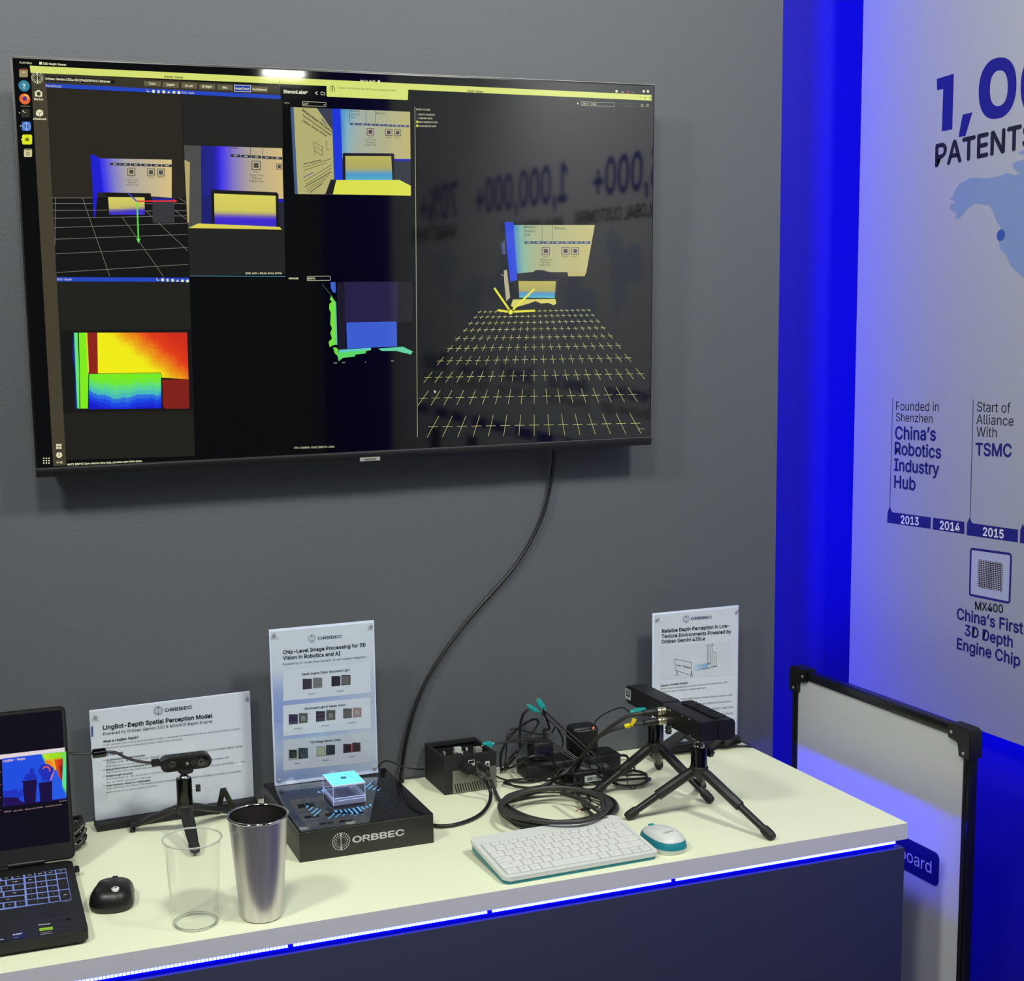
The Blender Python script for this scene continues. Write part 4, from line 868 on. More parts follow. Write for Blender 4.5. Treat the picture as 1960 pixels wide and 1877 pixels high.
PR.poly(L2((505, 1318), (676, 1296), (680, 1332), (508, 1352)), (150, 200, 30), 2); PR.poly(L2((495, 1355), (690, 1330), (695, 1380), (500, 1405)), (12, 12, 14), 2)
pr('NVIDIA', (535, 1343), (650, 1328), (50, 70, 20), True); pr('RTX', (525, 1385), (580, 1378), (220, 222, 220), True); pr('GEFORCE', (588, 1372), (662, 1360), (220, 222, 220), True); PR.line(*L2((512, 1400), (680, 1378)), 1, (210, 210, 205), 3)
pr('Energy', (495, 1282), (650, 1262), (205, 205, 205), True)
PR.poly(L2((150, 1380), (310, 1355), (325, 1430), (160, 1458)), (12, 14, 78), 2); pr('intel', (168, 1410), (282, 1390), (226, 228, 240), True); pr('CORE i9', (172, 1446), (252, 1434), (200, 205, 220), False)
PR.poly(L2((-60, 1400), (85, 1385), (92, 1480), (-60, 1500)), (10, 12, 30), 2); pr('Win', (-20, 1475), (48, 1462), (210, 214, 224), True)
pr('OMEN', (810, 985), (908, 968), (120, 120, 130), True)
A0, A1 = L2((905, 1345))[0], L2((880, 1070))[0]
PR.text('016', L2((925, 1350))[0], L2((875, 1060))[0], (12, 12, 15), False, 1, 1.15)
PR.build('palm_rest_prints', printed('laptop_print', .4), t)['kind'] = 'stuff'
# usb receiver in the side of the laptop
t = thing('usb_receiver', 'tiny black wireless receiver plugged into the laptop’s right side', 'receiver', (LX1 + .006, -.262, H + .012))
obj('shell', box(B(), (LX1 + .0018, -.270, H + .009), (LX1 + .0100, -.256, H + .0165), .001), M['blackp'], t)
obj('usb_tongue', box(B(), (LX1 + .0003, -.268, H + .010), (LX1 + .0017, -.258, H + .0145)), M['screw'], t)
# coiled cable behind the laptop
P = []
for k in range(5):
    o_ = .006 * k
    for a_ in range(10):
        th = 2 * PI * a_ / 10; P.append(Vector((-1.520 + .094 * math.cos(th) + .003 * math.sin(5 * th + k), -.135 + .024 * math.sin(th) - .001 * k, H + .009 + .0125 * k * (.62 + .38 * math.cos(th)) + .002 * math.sin(3 * th + k))))
tag(obj('coiled_cable', tube(B(), P, .0042, 8, 4), M['cable'], orig=tuple(P[0])), 'thick black cable coiled up beside the laptop hinge', 'cable')

# ================================================================== COMPUTER MICE
def mouse_body(t, Lh, Wh, Hh, m_side, m_top, m_base, waist=0.0, hump=0.1):
    """local: long axis y; three bands of one smooth shell"""
    def ring(s_, n=36):   # s_: 0 at base .. 1 at crown
        out = []
        z = Hh * math.sin(s_ * PI / 2) ** 0.9; k = math.cos(s_ * PI / 2) ** 0.55 if s_ < .999 else 0
        k0 = 0.93 + .07 * min(1, s_ * 8) if s_ < .12 else 1
        for i in range(n):
            a = 2 * PI * i / n; c_, s2 = math.cos(a), math.sin(a)
            e = lambda v: math.copysign(abs(v) ** .82, v)
            x = Wh * e(c_) * k * k0 * (1 - waist * math.exp(-((s2 - .1) / .35) ** 2) * (1 if c_ < 0 else .6) * (1 - s_ * .5)); y = Lh * e(s2) * k * k0 - hump * Lh * s_
            out.append(Vector((x * (1 - .10 * s2), y, z * (1 - .18 * max(0, s2) * s_) + .0004)))
        return out
    def band(lo, hi, n, name, m):
        bm = B(); R = [[bm.verts.new(p) for p in ring(lo + (hi - lo) * j / n)] for j in range(n + 1)]
        for A, C in zip(R, R[1:]):
            for i in range(len(A)): bm.faces.new((A[i], A[(i + 1) % len(A)], C[(i + 1) % len(A)], C[i]))
        if hi > .99: bmesh.ops.remove_doubles(bm, verts=bm.verts, dist=1e-5)
        if lo == 0: bm.faces.new(R[0][::-1])
        return obj(name, bm, m, t, w=False)
    b = band(0, .14, 4, 'base_shell', m_base); c = band(.1401, .40, 8, 'side_shell', m_side); d = band(.4001, .9995, 16, 'top_shell', m_top)
    return b, c, d
mc = T(214, 1716, .008); rz = math.radians(-14)
t = thing('computer_mouse', 'black wireless mouse with a round white logo beside the laptop', 'mouse', (mc.x + .002, mc.y - .002, H), rz)
b, c, d = mouse_body(t, .051, .0375, .037, M['mblack'], M['mblack'], M['rubber'], .17, .10)
obj('scroll_wheel', cyl(B(), (-.004, .031, .0240), (.004, .031, .0240), .0070, n=20), M['blackm'], t, w=False)
bm = B(); box(bm, (-.0330, -.014, .0150), (-.0290, .010, .0185), .0012); obj('thumb_buttons', bm, M['gloss'], t, w=False)
lp = T(220.5, 1699, .0365)
li = pmat(t).inverted() @ lp
lg = obj('logo_disc', lathe(B(), [(0, .0006), (.0058, .0004), (.0062, 0), (.0062, -.004), (0, -.004)], (li.x, li.y, .0362), 24), M['mlogo'], t, w=False)
FL = Flat(pmat(t) @ Vector((li.x, li.y, .0370)), (0, 0, 1)); o3 = pmat(t) @ Vector((li.x, li.y, .037))
FL.text('hp', (o3.x - .0040, o3.y - .0022, o3.z), (o3.x + .0036, o3.y - .0006, o3.z), (20, 20, 20), True, 1); FL.build('lettering', M['print'], lg)

t = thing('computer_mouse', 'white and teal wireless mouse beside the white keyboard', 'mouse', (-.466, -.516, H), math.radians(4))
b, c, d = mouse_body(t, .052, .0315, .034, M['teal'], M['white'], M['white'], .03, .06)
obj('scroll_wheel', cyl(B(), (-.0035, .033, .0215), (.0035, .033, .0215), .0080, n=20), M['fakra'], t, w=False)
a_, b_ = T(1271, 1594, .0345), T(1290, 1590, .0345); FL = Flat((0, 0, H + .0350), (0, 0, 1)); FL.text('logitech', tuple(a_), tuple(b_), (90, 92, 92), False, 1); FL.build('lettering', M['print'], d)

# ================================================================== WHITE KEYBOARD
KW, KDp = .290, .153; kl = T(968, 1689, 0.004); ang = math.atan2(.006, .287)
t = thing('keyboard', 'compact white wireless keyboard with teal underside at the worktop’s front edge', 'keyboard', (-.7915, -.5745, H), ang)
RC = rrect(KW, KDp, .010, 5, KW / 2, KDp / 2)
zt_ = lambda y: .0135 + (.0290 - .0135) * y / KDp
sh = obj('top_shell', prism(B(), RC, lambda u, v: (u, v, zt_(v) - .0072), lambda u, v: (u, v, zt_(v)), bev=.0012), M['white'], t, w=False)
RB = rrect(KW - .003, KDp - .004, .012, 5, KW / 2, KDp / 2)
obj('base_shell', prism(B(), RB, lambda u, v: (u, v, .0006 + (.010 if v > .02 else .0) * (v / KDp)), lambda u, v: (u, v, zt_(v) - .0073)), M['teal'], t, w=False)
for x_ in (.03, KW - .03): obj('foot', box(B(), (x_ - .012, KDp - .02, .0001), (x_ + .012, KDp - .008, .0100), .001), M['blackm'], t, w=False)
obj('key_gap_shade', prism(B(), rrect(KW - .0150, .1140, .004, 4, KW / 2, .0084 + .0570), lambda u, v: (u, v, zt_(v) - .0004), lambda u, v: (u, v, zt_(v) + .00035)), mat('key_gap_shade_grey', (168, 172, 170), .6), t, w=False)  # grey plate puts the shadows between the keys into colour
UX = (KW - .018) / 15; P_ = .0204; x0 = .009; y0k = .0085
kbm = pmat(t); KF = Flat(kbm @ Vector((0, 0, zt_(0) + .0017)), (Matrix.Rotation(ang, 3, 'Z') @ Vector((0, -math.tan(.0155 / KDp), 1))))
mesh_cache = {}
def wkey(cx, cy, wx, dy, s='', s2=''):
    key = (round(wx, 5), round(dy, 5)); k = math.atan(.0155 / KDp)
    if key not in mesh_cache:
        bm = B(); a = rrect(wx - .0022, dy - .0034, .0014, 2); b = rrect(wx - .0034, dy - .0048, .0014, 2); A = [bm.verts.new((u, v, 0)) for u, v in a]; C = [bm.verts.new((u, v + .0002, .0013)) for u, v in b]
        bm.faces.new(C)
        for i in range(len(A)): bm.faces.new((A[i], A[(i + 1) % len(A)], C[(i + 1) % len(A)], C[i]))
        me = bpy.data.meshes.new('key'); bm.to_mesh(me); bm.free(); me.materials.append(M['whitek']); mesh_cache[key] = me
    o = bpy.data.objects.new('key', mesh_cache[key]); COL.objects.link(o); o.parent = t; o.location = (cx, cy, zt_(cy) + .0004); o.rotation_euler = (k, 0, 0)
    def put(s, dx, dyy, h):
        if not s: return
        w_ = glyphs(s, False)[2] * h * 1.25; z = zt_(cy + dyy) + .0019
        KF.text(s, tuple(kbm @ Vector((cx + dx - w_ / 2, cy + dyy - h / 2, z))), tuple(kbm @ Vector((cx + dx + w_ / 2, cy + dyy - h / 2, z))), (96, 98, 98), False, 1)
    put(s, -.0006, .001 if not s2 else -.003, .0038 if len(s) < 3 else .0028); put(s2, -.0006, .004, .0030)
rows = [
    [('Ctrl', 1.35), ('Fn', 1.1), ('Win', 1.1), ('Alt', 1.1), ('', 4.9), ('Alt', 1.1), ('Ctrl', 1.35), ('<', 1.0), ('^', 1.0), ('>', 1.0)],
    [('Shift', 2.2)] + [(c_, 1) for c_ in 'ZXCVBNM,./'] + [('Shift', 2.8)],
    [('Caps', 1.7)] + [(c_, 1) for c_ in "ASDFGHJKL;'"] + [('Enter', 2.3)],
    [('Tab', 1.4)] + [(c_, 1) for c_ in 'QWERTYUIOP[]'] + [('\\', 1.6)],
    [(a_ , 1) for a_ in ('`', '1', '2', '3', '4', '5', '6', '7', '8', '9', '0', '-', '=')] + [('Backspace', 2)],
]
up_ = dict(zip('`1234567890-=', '~!@#$%^&*()_+'))
for r_, row in enumerate(rows):
    x_ = 0; tot = sum(k[1] for k in row)
    for s, w_ in row:
        wx = w_ * UX * 15 / tot; cy_ = y0k + P_ * (r_ + .5)
        if s == '^':
            wkey(x0 + x_ + wx / 2, cy_ + P_ / 4, wx, P_ / 2, '^'); wkey(x0 + x_ + wx / 2, cy_ - P_ / 4, wx, P_ / 2, 'v')
        else: wkey(x0 + x_ + wx / 2, cy_, wx, P_, s, up_.get(s, ''))
        x_ += wx
for i in range(16):
    wx = UX * 15 / 16; wkey(x0 + wx * (i + .5), y0k + P_ * 5 + P_ * .30, wx, P_ * .60, (['Esc'] + ['F%d' % k for k in range(1, 13)] + ['Prt', 'Brk', 'Del'])[i])
w0, w1 = (1151, 1569), (1179, 1565.5); a_ = kbm @ Vector((KW - .052, KDp - .0095, zt_(KDp) + .0001)); b_ = kbm @ Vector((KW - .020, KDp - .0095, zt_(KDp) + .0001))
KF.O = KF.O; KF.text('logitech', tuple(a_), tuple(b_), (70, 74, 74), True, 1)
KF.build('key_legends', M['print'], t)['kind'] = 'stuff'

# ================================================================== DISPLAY BOX with acrylic chip block
bx0, bx1, by0, by1, bh = -1.081, -.834, -.350, -.071, .0545
t = thing('display_box', 'flat black display box with a white logo and glowing circuit lines on its glossy top', 'box', ((bx0 + bx1) / 2, (by0 + by1) / 2, H))
obj('body', box(B(), (bx0, by0, H), (bx1, by1, H + bh - .003), .0006), M['boxside'], t)
obj('gloss_top', box(B(), (bx0, by0, H + bh - .0029), (bx1, by1, H + bh), .0005), M['boxtop'], t)
F = Flat((0, by0 - .0001, H), (0, -1, 0))
GL = (178, 178, 176)
F.text('ORBBEC', (675.5, 1612.5), (773, 1597.5), GL, .03, 2, .62); F.emblem((652.8, 1610), .0165, GL, 2)
F.build('front_logo', M['print'], t, 'silver company name and round dotted emblem')
TR = Flat((0, 0, H + bh + .0001), (0, 0, 1))
def C3(*p): return [(570 + x / 12.25, 1460 + y / 12.25) for x, y in p]
lit = (96, 176, 232); dim = (38, 52, 70)
for a_, b_, w_ in (((205, 1045), (245, 995), 3.4), ((265, 1115), (355, 1030), 3), ((325, 1180), (462, 1062), 3), ((380, 1245), (545, 1095), 3), ((720, 1305), (860, 1180), 2.6), ((885, 1275), (990, 1190), 2.2), ((900, 1225), (1200, 1195), 1.6), ((1060, 1240), (1110, 1205), 1.8),
                   ((885, 1105), (905, 1150), 5), ((990, 1100), (1030, 1140), 3.5), ((1030, 1140), (1015, 1165), 3.5), ((1095, 1090), (1160, 1155), 3.5), ((1185, 1075), (1285, 1170), 4), ((1285, 1170), (1275, 1200), 3.5), ((1295, 1060), (1415, 1190), 4.6), ((1390, 1025), (1490, 1135), 4.6), ((1490, 1020), (1565, 1090), 4.2), ((1595, 1010), (1645, 1045), 4), ((1690, 960), (1710, 1010), 3.6),
                   ((1580, 580), (1715, 460), 3.2), ((1650, 610), (1770, 520), 3.2), ((1755, 640), (1840, 575), 3), ((1870, 655), (1910, 620), 3.4), ((480, 660), (500, 700), 4), ((565, 630), (590, 670), 4)):
    TR.line(*C3(a_, b_), w_, lit, 2)
for p in ((215, 1040), (268, 1115), (325, 1178), (382, 1245), (720, 1305), (885, 1275), (1060, 1245), (1245, 1215), (1355, 1240), (1525, 1215), (455, 1065), (540, 1100), (1750, 432), (1870, 545), (1800, 490), (1940, 600), (530, 690)): TR.disc(C3(p)[0], .00125, (120, 190, 235), 3, 8)
for i in range(9): TR.line(*C3((230 + 12 * i, 790 + 28 * i), (470 + 18 * i, 745 + 30 * i)), 1.0, dim, 2)
for i in range(8): TR.line(*C3((1600 + 14 * i, 640 + 32 * i), (1830 + 30 * i, 600 + 28 * i)), 1.0, dim, 2); TR.line(*C3((1860 + 10 * i, 700 + 40 * i), (2090 + 25 * i, 690 + 45 * i)), .9, (50, 76, 100), 2)
for i in range(7): TR.line(*C3((20 + 20 * i, 560 + 40 * i), (240 + 30 * i, 500 + 42 * i)), .8, (30, 42, 60), 2)
random.seed(3)
for i in range(46):
    x_, y_ = random.uniform(-150, 560), random.uniform(480, 1000)
    TR.line(*C3((x_, y_), (x_ + random.uniform(-60, 60), y_ + random.uniform(-30, 30))), .7, (34, 52, 78), 2)
    if i % 3 == 0: TR.disc(C3((x_, y_))[0], .0007, (110, 160, 200), 3, 6)
for i in range(26): TR.disc(C3((random.uniform(1900, 2500), random.uniform(620, 1150)))[0], .0006, (110, 150, 180), 3, 6)
TR.build('circuit_lines', printed('lit_print', .2, True), t, 'fine glowing blue circuit traces')['kind'] = 'stuff'

cz = bh + .0006
fl, fr, bl_ = T(639, 1543.5, cz), T(699, 1534.5, cz), T(618.8, 1520.5, cz)
cx0, cx1, cy0 = (fl.x + bl_.x) / 2 , fr.x, (fl.y + fr.y) / 2; cy1 = bl_.y
ch = V(638.6, 1503, cy0).z - H - cz
t = thing('acrylic_block', 'clear acrylic block with a glowing cyan plate on the black display box', 'display block', ((cx0 + cx1) / 2, (cy0 + cy1) / 2, H + cz))
z0 = H + cz
lowm = mat('frosted_acrylic', (176, 178, 214), .25, ior=1.49, trans=.55)
obj('lower_block', box(B(), (cx0, cy0, z0), (cx1, cy1, z0 + ch * .24), .0006), lowm, t)
obj('middle_case', box(B(), (cx0 + .0002, cy0 + .0002, z0 + ch * .245), (cx1 - .0002, cy1 - .0002, z0 + ch * .905)), M['sheet'], t, smooth=False)
obj('top_rim', box(B(), (cx0 - .0008, cy0 - .0008, z0 + ch * .91), (cx1 + .0008, cy1 + .0008, z0 + ch * .985), .0005), M['acr'], t)
pt = obj('top_plate', box(B(), (cx0, cy0, z0 + ch * .986), (cx1, cy1, z0 + ch), .0003), M['cyan'], t)
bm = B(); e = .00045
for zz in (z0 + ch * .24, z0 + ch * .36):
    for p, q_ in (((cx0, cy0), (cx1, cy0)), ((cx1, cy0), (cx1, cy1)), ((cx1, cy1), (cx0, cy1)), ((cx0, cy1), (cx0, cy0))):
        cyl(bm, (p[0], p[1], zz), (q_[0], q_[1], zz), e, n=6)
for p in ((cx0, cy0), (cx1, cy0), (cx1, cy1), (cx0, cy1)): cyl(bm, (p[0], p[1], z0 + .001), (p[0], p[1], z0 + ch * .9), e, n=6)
obj('edge_glow_lines', bm, mat('edge_glow', (190, 205, 240), .2, emit=(150, 170, 225), estr=.7), t)  # edge glow of the acrylic, put in as thin self-lit tubes
for x_ in (cx0 + .008, cx1 - .008):
    for y_ in (cy0 + .008, cy1 - .008): obj('screw', lathe(B(), [(0, .0009), (.0012, .0007), (.0018, 0), (.0018, -.0005)], (x_, y_, z0 + ch), 12), M['screw'], pt)
mx_, my_ = (cx0 + cx1) / 2, (cy0 + cy1) / 2
obj('chip', box(B(), (mx_ - .005, my_ - .005, z0 + ch + .0001), (mx_ + .005, my_ + .005, z0 + ch + .0008)), mat('chip_grey', (44, 96, 130), .4), pt)
bm = B()
for a_, b_ in (((cx0 + .012, my_), (mx_ - .007, my_)), ((mx_ + .007, my_ + .001), (cx1 - .012, my_ + .001)), ((cx1 - .022, cy1 - .014), (cx1 - .010, cy0 + .014))): cyl(bm, (*a_, z0 + ch + .0001), (*b_, z0 + ch + .0001), .00025, n=5)
obj('engraved_lines', bm, mat('engraving', (50, 130, 160), .5), pt)

# ================================================================== SIGNS
def lodge(F, em, R, p, q_, c=(70, 78, 104)):
    F.emblem(em, R, c, 3); F.text('ORBBEC', p, q_, c, .02, 3, .62)
INKS = (44, 50, 60)
def sc(ox, oy, k): return lambda *p: [(ox + x / k, oy + y / k) for x, y in p]
# landscape sign by the laptop
a_, b_ = Vector((-1.3965, -.0405, 0)), Vector((-1.0895, -.0215, 0)); rzs = math.atan2(b_.y - a_.y, b_.x - a_.x); wS = (b_ - a_).length
s0, s1 = .0145, .2265
t = thing('information_sign', 'landscape acrylic sign with English text, first sign from the laptop', 'sign', ((a_.x + b_.x) / 2, (a_.y + b_.y) / 2, H), rzs)
pp = obj('printed_sheet', box(B(), (-wS / 2 + .001, -.0008, s0), (wS / 2 - .001, 0, s1 - .001)), M['paper'], t, w=False, smooth=False)
obj('acrylic_back', box(B(), (-wS / 2, .0003, s0), (wS / 2, .0033, s1), .0004), M['acr'], t, w=False)
obj('acrylic_front', box(B(), (-wS / 2, -.0045, s0), (wS / 2, -.0025, s1), .0003), M['sheet'], t, w=False)
obj('base', box(B(), (-wS / 2 - .001, -.024, .0), (wS / 2 + .001, .016, .0142), .001), M['blackm'], t, w=False)
for x_ in (-wS / 2 + .010, wS / 2 - .008): obj('standoff_screw', lathe(B(), [(0, .0028), (.0022, .0026), (.0034, .0012), (.0034, 0)], (x_, -.0046, s1 - .012), 14, (0, -1, 0)), M['screw'], t, w=False)
Nn_ = Vector((math.sin(rzs), -math.cos(rzs), 0)); F = Flat(a_ + Vector((0, 0, H)) + Nn_ * .0012, Nn_)
k7 = sc(160, 1300, 5.5206)
F.poly(k7((80, 497), (100, 495), (102, 603), (84, 606)), (40, 74, 150), 2)
lodge(F, k7((790, 330))[0], .0088, *k7((858, 342), (1145, 306)))
tx = lambda s, p, q_, b=False, c=INKS: F.text(s, *k7(p, q_), c, b, 3)
tx('LingBot-Depth Spatial Perception Model', (207, 530), (1360, 402), True, (26, 30, 36)); tx('Powered by Orbbec Gemini 330 & MX6800 Depth Engine', (207, 590), (1358, 455), False, (50, 56, 66)); tx('What is LingBot-Depth?', (207, 668), (580, 620), True)
body = [('A high-precision open-source spatial perception model, co-developed with Robbyant (Ant Group), and jointly optimized on Orbbec', (207, 702), (1650, 527)), ('platforms with performance validated by Orbbec’s Depth Vision Laboratory', (207, 738), (1047, 636)),
        ('Utilizes chip-level depth from Gemini 330 cameras, completing missing or corrupted depth using', (240, 893), (1675, 712)), ('RGB features such as texture, edges and scene context', (240, 926), (880, 850)),
        ('Significantly improves depth perception on glass, mirrors and metal where ToF or IR-D systems fail', (240, 993), (1535, 830)), ('Achieves state-of-the-art results on NYUv2 and ETH3D for indoor scenes on NYUv2, with over 70% RMSE reduction', (240, 1062), (1705, 872)), ('and ~47% RMSE improvement in SfM tasks', (240, 1097), (712, 1036)),
        ('Fully optimized with Gemini 330 stereo cameras, leveraging on-camera depth processing, low latency, and reliable', (240, 1163), (1660, 975)), ('performance across extreme lighting conditions', (240, 1202), (787, 1126))]
for s, p, q_ in body: tx(s, p, q_, False, (110, 114, 120))
tx('Key Features', (207, 808), (415, 780), True)
for s, p, q_ in (('AI-Enhanced Depth Reconstruction', (240, 862), (650, 807)), ('Robust Performance in Challenging Environments', (240, 962), (800, 888)), ('Breakthrough Accuracy', (240, 1030), (522, 994)), ('Deep Hardware-Model Co-Optimization', (240, 1131), (706, 1071))): tx(s, p, q_, True); F.disc(k7((p[0] - 25, p[1] - 8))[0], .0010, INKS, 3, 8)
F.build('print', M['print'], pp, 'grey and black sign text under a round dotted emblem')
def strap_foot(t, p0, pa, p1, wd=.012, th=.003, name='stand_foot', sy=False):
    """an inverted V of flat bar: feet p0 and p1, apex pa"""
    bm = B()
    for s_, (A, C) in enumerate(((p0, pa), (pa, p1))):
        d = (C - A).normalized(); side = Vector((1, 0, 0)) if abs(d.x) < .7 and not sy else Vector((0, 1, 0)); n_ = d.cross(side).normalized(); side = n_.cross(d).normalized()
        vs = []
        for q_ in (A, C):
            for e1, e2 in ((-1, -1), (1, -1), (1, 1), (-1, 1)): vs.append(bm.verts.new(q_ + side * wd / 2 * e1 + n_ * th / 2 * e2))
        for f in ((3, 2, 1, 0), (4, 5, 6, 7), (0, 1, 5, 4), (1, 2, 6, 5), (2, 3, 7, 6), (3, 0, 4, 7)): bm.faces.new([vs[i] for i in f])
    for v in bm.verts: v.co.z = max(v.co.z, H + .0003)
    return obj(name, bm, M['blackm'], t)
strap_foot(t, T(417, 1556, .002), V(427, 1509, -.085), T(447, 1547, .002), .010, .003)
strap_foot(t, Vector((-1.335, -.092, H + .002)), Vector((-1.33, -.07, H + .012)), Vector((-1.325, -.05, H + .002)), .010, .003)

# portrait sign on the display box
yS = -.092
p_tl, p_tr, p_br, p_bl = V(519.5, 1205, yS), V(718.5, 1186, yS), V(721, 1476, yS), V(521.5, 1503.5, yS)
xa, xb = (p_tl.x + p_bl.x) / 2, (p_tr.x + p_br.x) / 2; za, zb_ = H + bh + .0003, (p_tl.z + p_tr.z) / 2
t = thing('information_sign', 'portrait acrylic sign of chip pictures standing on the black display box', 'sign', ((xa + xb) / 2, yS, H + bh))
pp = obj('printed_sheet', box(B(), (xa + .003, yS - .0006, za + .006), (xb - .003, yS, zb_ - .004)), M['paper'], t, smooth=False)
obj('acrylic_back', box(B(), (xa, yS + .0003, za), (xb, yS + .0028, zb_), .0004), M['acr'], t)
obj('acrylic_front', box(B(), (xa, yS - .0048, za), (xb, yS - .0026, zb_), .0003), M['sheet'], t)
obj('acrylic_foot', box(B(), (xa, yS - .0025, za), (xb, yS + .0002, za + .0055)), M['acr'], t)
for x_, z_ in ((xa + .008, zb_ - .010), (xb - .008, zb_ - .010), (xa + .008, za + .011), (xb - .008, za + .011)): obj('standoff_screw', lathe(B(), [(0, .0028), (.0022, .0026), (.0034, .0012), (.0034, 0)], (x_, yS - .0049, z_), 14, (0, -1, 0)), M['screw'], t)
F = Flat((0, yS - .0007, H), (0, -1, 0)); k8 = sc(500, 1170, 5.3625)
A4 = [(p.x, p.z) for p in (V(519.5, 1205, yS), V(721, 1476, yS))]
BGS = [(0, (214, 220, 228)), (.25, (208, 216, 228)), (.42, (150, 166, 214)), (.60, (140, 158, 212)), (.8, (176, 190, 216)), (1, (128, 146, 190))]
def bgf(u, v):
    c_ = ramp(BGS, v); return mixc(c_, (204, 212, 218), max(0, (u - .25)) * .9 if v > .2 else 0)
F.grid([(xa + .003, yS - .0007, zb_ - .004), (xb - .003, yS - .0007, zb_ - .004), (xb - .003, yS - .0007, za + .006), (xa + .003, yS - .0007, za + .006)], bgf, 8, 30, 1)
lodge(F, k8((520, 277))[0], .0078, *k8((582, 290), (830, 268)))
tx = lambda s, p, q_, b=False, c=INKS: F.text(s, *k8(p, q_), c, b, 5)
tx('Chip-Level Image Processing for 3D', (223, 437), (1070, 358), True, (34, 40, 48)); tx('Vision in Robotics and AI', (223, 496), (812, 446), True, (34, 40, 48)); tx('Powered by in-house chips and end-to-end system integration', (223, 552), (1078, 474), False, (70, 76, 84))
for y_ in (605, 965, 1318): F.poly(k8((224, y_), (1118, y_ - 86), (1124, y_ + 226), (226, y_ + 314)), (212, 218, 228) if y_ < 1000 else (196, 202, 212), 3)
for s, p, q_ in (('Depth Engine Chips: Structured Light', (420, 655), (906, 608)), ('Structured Light & Stereo Vision', (445, 1008), (864, 966)), ('ToF Image Sensor Chips', (500, 1352), (815, 1322)), ): tx(s, p, q_, True)
for s, p, q_ in (('MX400', (488, 855), (552, 848)), ('MX6000', (776, 825), (850, 818)), ('MX6300', (336, 1212), (415, 1204)), ('MX6600', (620, 1180), (697, 1172)), ('MX6800', (894, 1150), (970, 1142)), ('Pleco', (345, 1566), (398, 1562)), ('Yongtze', (620, 1533), (694, 1526)), ('LS635', (903, 1498), (955, 1492))): tx(s, p, q_)
def cp(x, y, w_, c1, c2=None, k2=.5, ln=None, h=None):
    h = h or w_ * 1.06; sl = -.1
    def qd(s_): return k8((x - w_ / 2 * s_, y - h / 2 * s_ - sl * -w_ / 2 * s_), (x + w_ / 2 * s_, y - h / 2 * s_ + sl * w_ / 2 * s_), (x + w_ / 2 * s_, y + h / 2 * s_ + sl * w_ / 2 * s_), (x - w_ / 2 * s_, y + h / 2 * s_ - sl * w_ / 2 * s_))
    F.poly(qd(1), c1, 5)
    if c2: F.poly(qd(k2), c2, 6)
    if ln: F.path(qd(.62), 1.2, ln, 7, True)
cp(472, 745, 95, (54, 48, 62)); cp(578, 733, 95, (126, 128, 128)); cp(766, 715, 92, (40, 36, 46)); cp(869, 705, 92, (40, 36, 44), (120, 118, 112), .8)
for i in range(8):
    for j in range(8): F.disc(k8((545 + i * 9.5, 700 + j * 9.5 - i))[0], .0006, (84, 86, 88), 6, 5); F.disc(k8((838 + i * 8.5, 675 + j * 8.5 - i))[0], .0005, (60, 56, 56), 7, 5)
cp(328, 1107, 92, (44, 36, 74)); cp(430, 1095, 92, (92, 94, 96), (130, 132, 136), .5, (40, 40, 44)); cp(608, 1077, 94, (44, 34, 62)); F.line(*k8((575, 1062), (640, 1054)), 1.4, (150, 100, 90), 6); cp(713, 1064, 94, (90, 94, 84), (120, 124, 116), .5, (40, 42, 40)); cp(885, 1046, 90, (88, 84, 84)); cp(984, 1038, 90, (152, 138, 138), (164, 154, 150), .6, (130, 90, 92))
cp(326, 1470, 96, (150, 156, 150)); cp(326, 1464, 72, (216, 220, 216), (50, 64, 56), .72); cp(430, 1456, 98, (26, 44, 50)); cp(612, 1436, 92, (146, 156, 132), (168, 176, 150), .7); cp(710, 1422, 92, (34, 50, 48)); cp(882, 1405, 82, (50, 36, 44), (28, 22, 30), .45); cp(976, 1393, 84, (56, 44, 46)); F.line(*k8((928, 1358), (928, 1444)), 2, (214, 60, 80), 7)
for s_ in range(5): F.line(*k8((392 + s_ * 18, 1412), (420 + s_ * 16, 1500)), .6, (120, 150, 150), 7)
F.build('print', M['print'], pp, 'chip photographs and headings on a pale blue ground')

# portrait sign at the right end, on a black folding stand
yS = -.055
p_tl, p_tr = V(1249.5, 1172, yS), V(1414, 1160, yS); xa, xb, zb_ = p_tl.x, p_tr.x, (p_tl.z + p_tr.z) / 2; za = H + .021
t = thing('information_sign', 'portrait acrylic sign with a forklift drawing at the worktop’s right end', 'sign', ((xa + xb) / 2, yS, H))
pp = obj('printed_sheet', box(B(), (xa + .004, yS - .0006, za + .003), (xb - .004, yS, zb_ - .004)), M['paper'], t, smooth=False)
obj('acrylic_back', box(B(), (xa, yS + .0003, za), (xb, yS + .0035, zb_), .0004), M['acr'], t)
obj('acrylic_front', box(B(), (xa, yS - .0048, za), (xb, yS - .0026, zb_), .0003), M['sheet'], t)
for x_ in (xa + .009, xb - .007): obj('standoff_screw', lathe(B(), [(0, .0028), (.0022, .0026), (.0034, .0012), (.0034, 0)], (x_, yS - .0049, zb_ - .011), 14, (0, -1, 0)), M['screw'], t)
obj('base', box(B(), (xa + .004, yS - .018, H + .006), (xb - .002, yS + .010, H + .0205), .001), M['blackm'], t)
strap_foot(t, V(1247, 1447, -.088), V(1305, 1405, -.088), V(1352, 1434, -.088), .030, .0075, sy=True)
strap_foot(t, V(1352, 1436, -.080), V(1379, 1414, -.080), V(1392, 1424, -.080), .016, .004, sy=True)
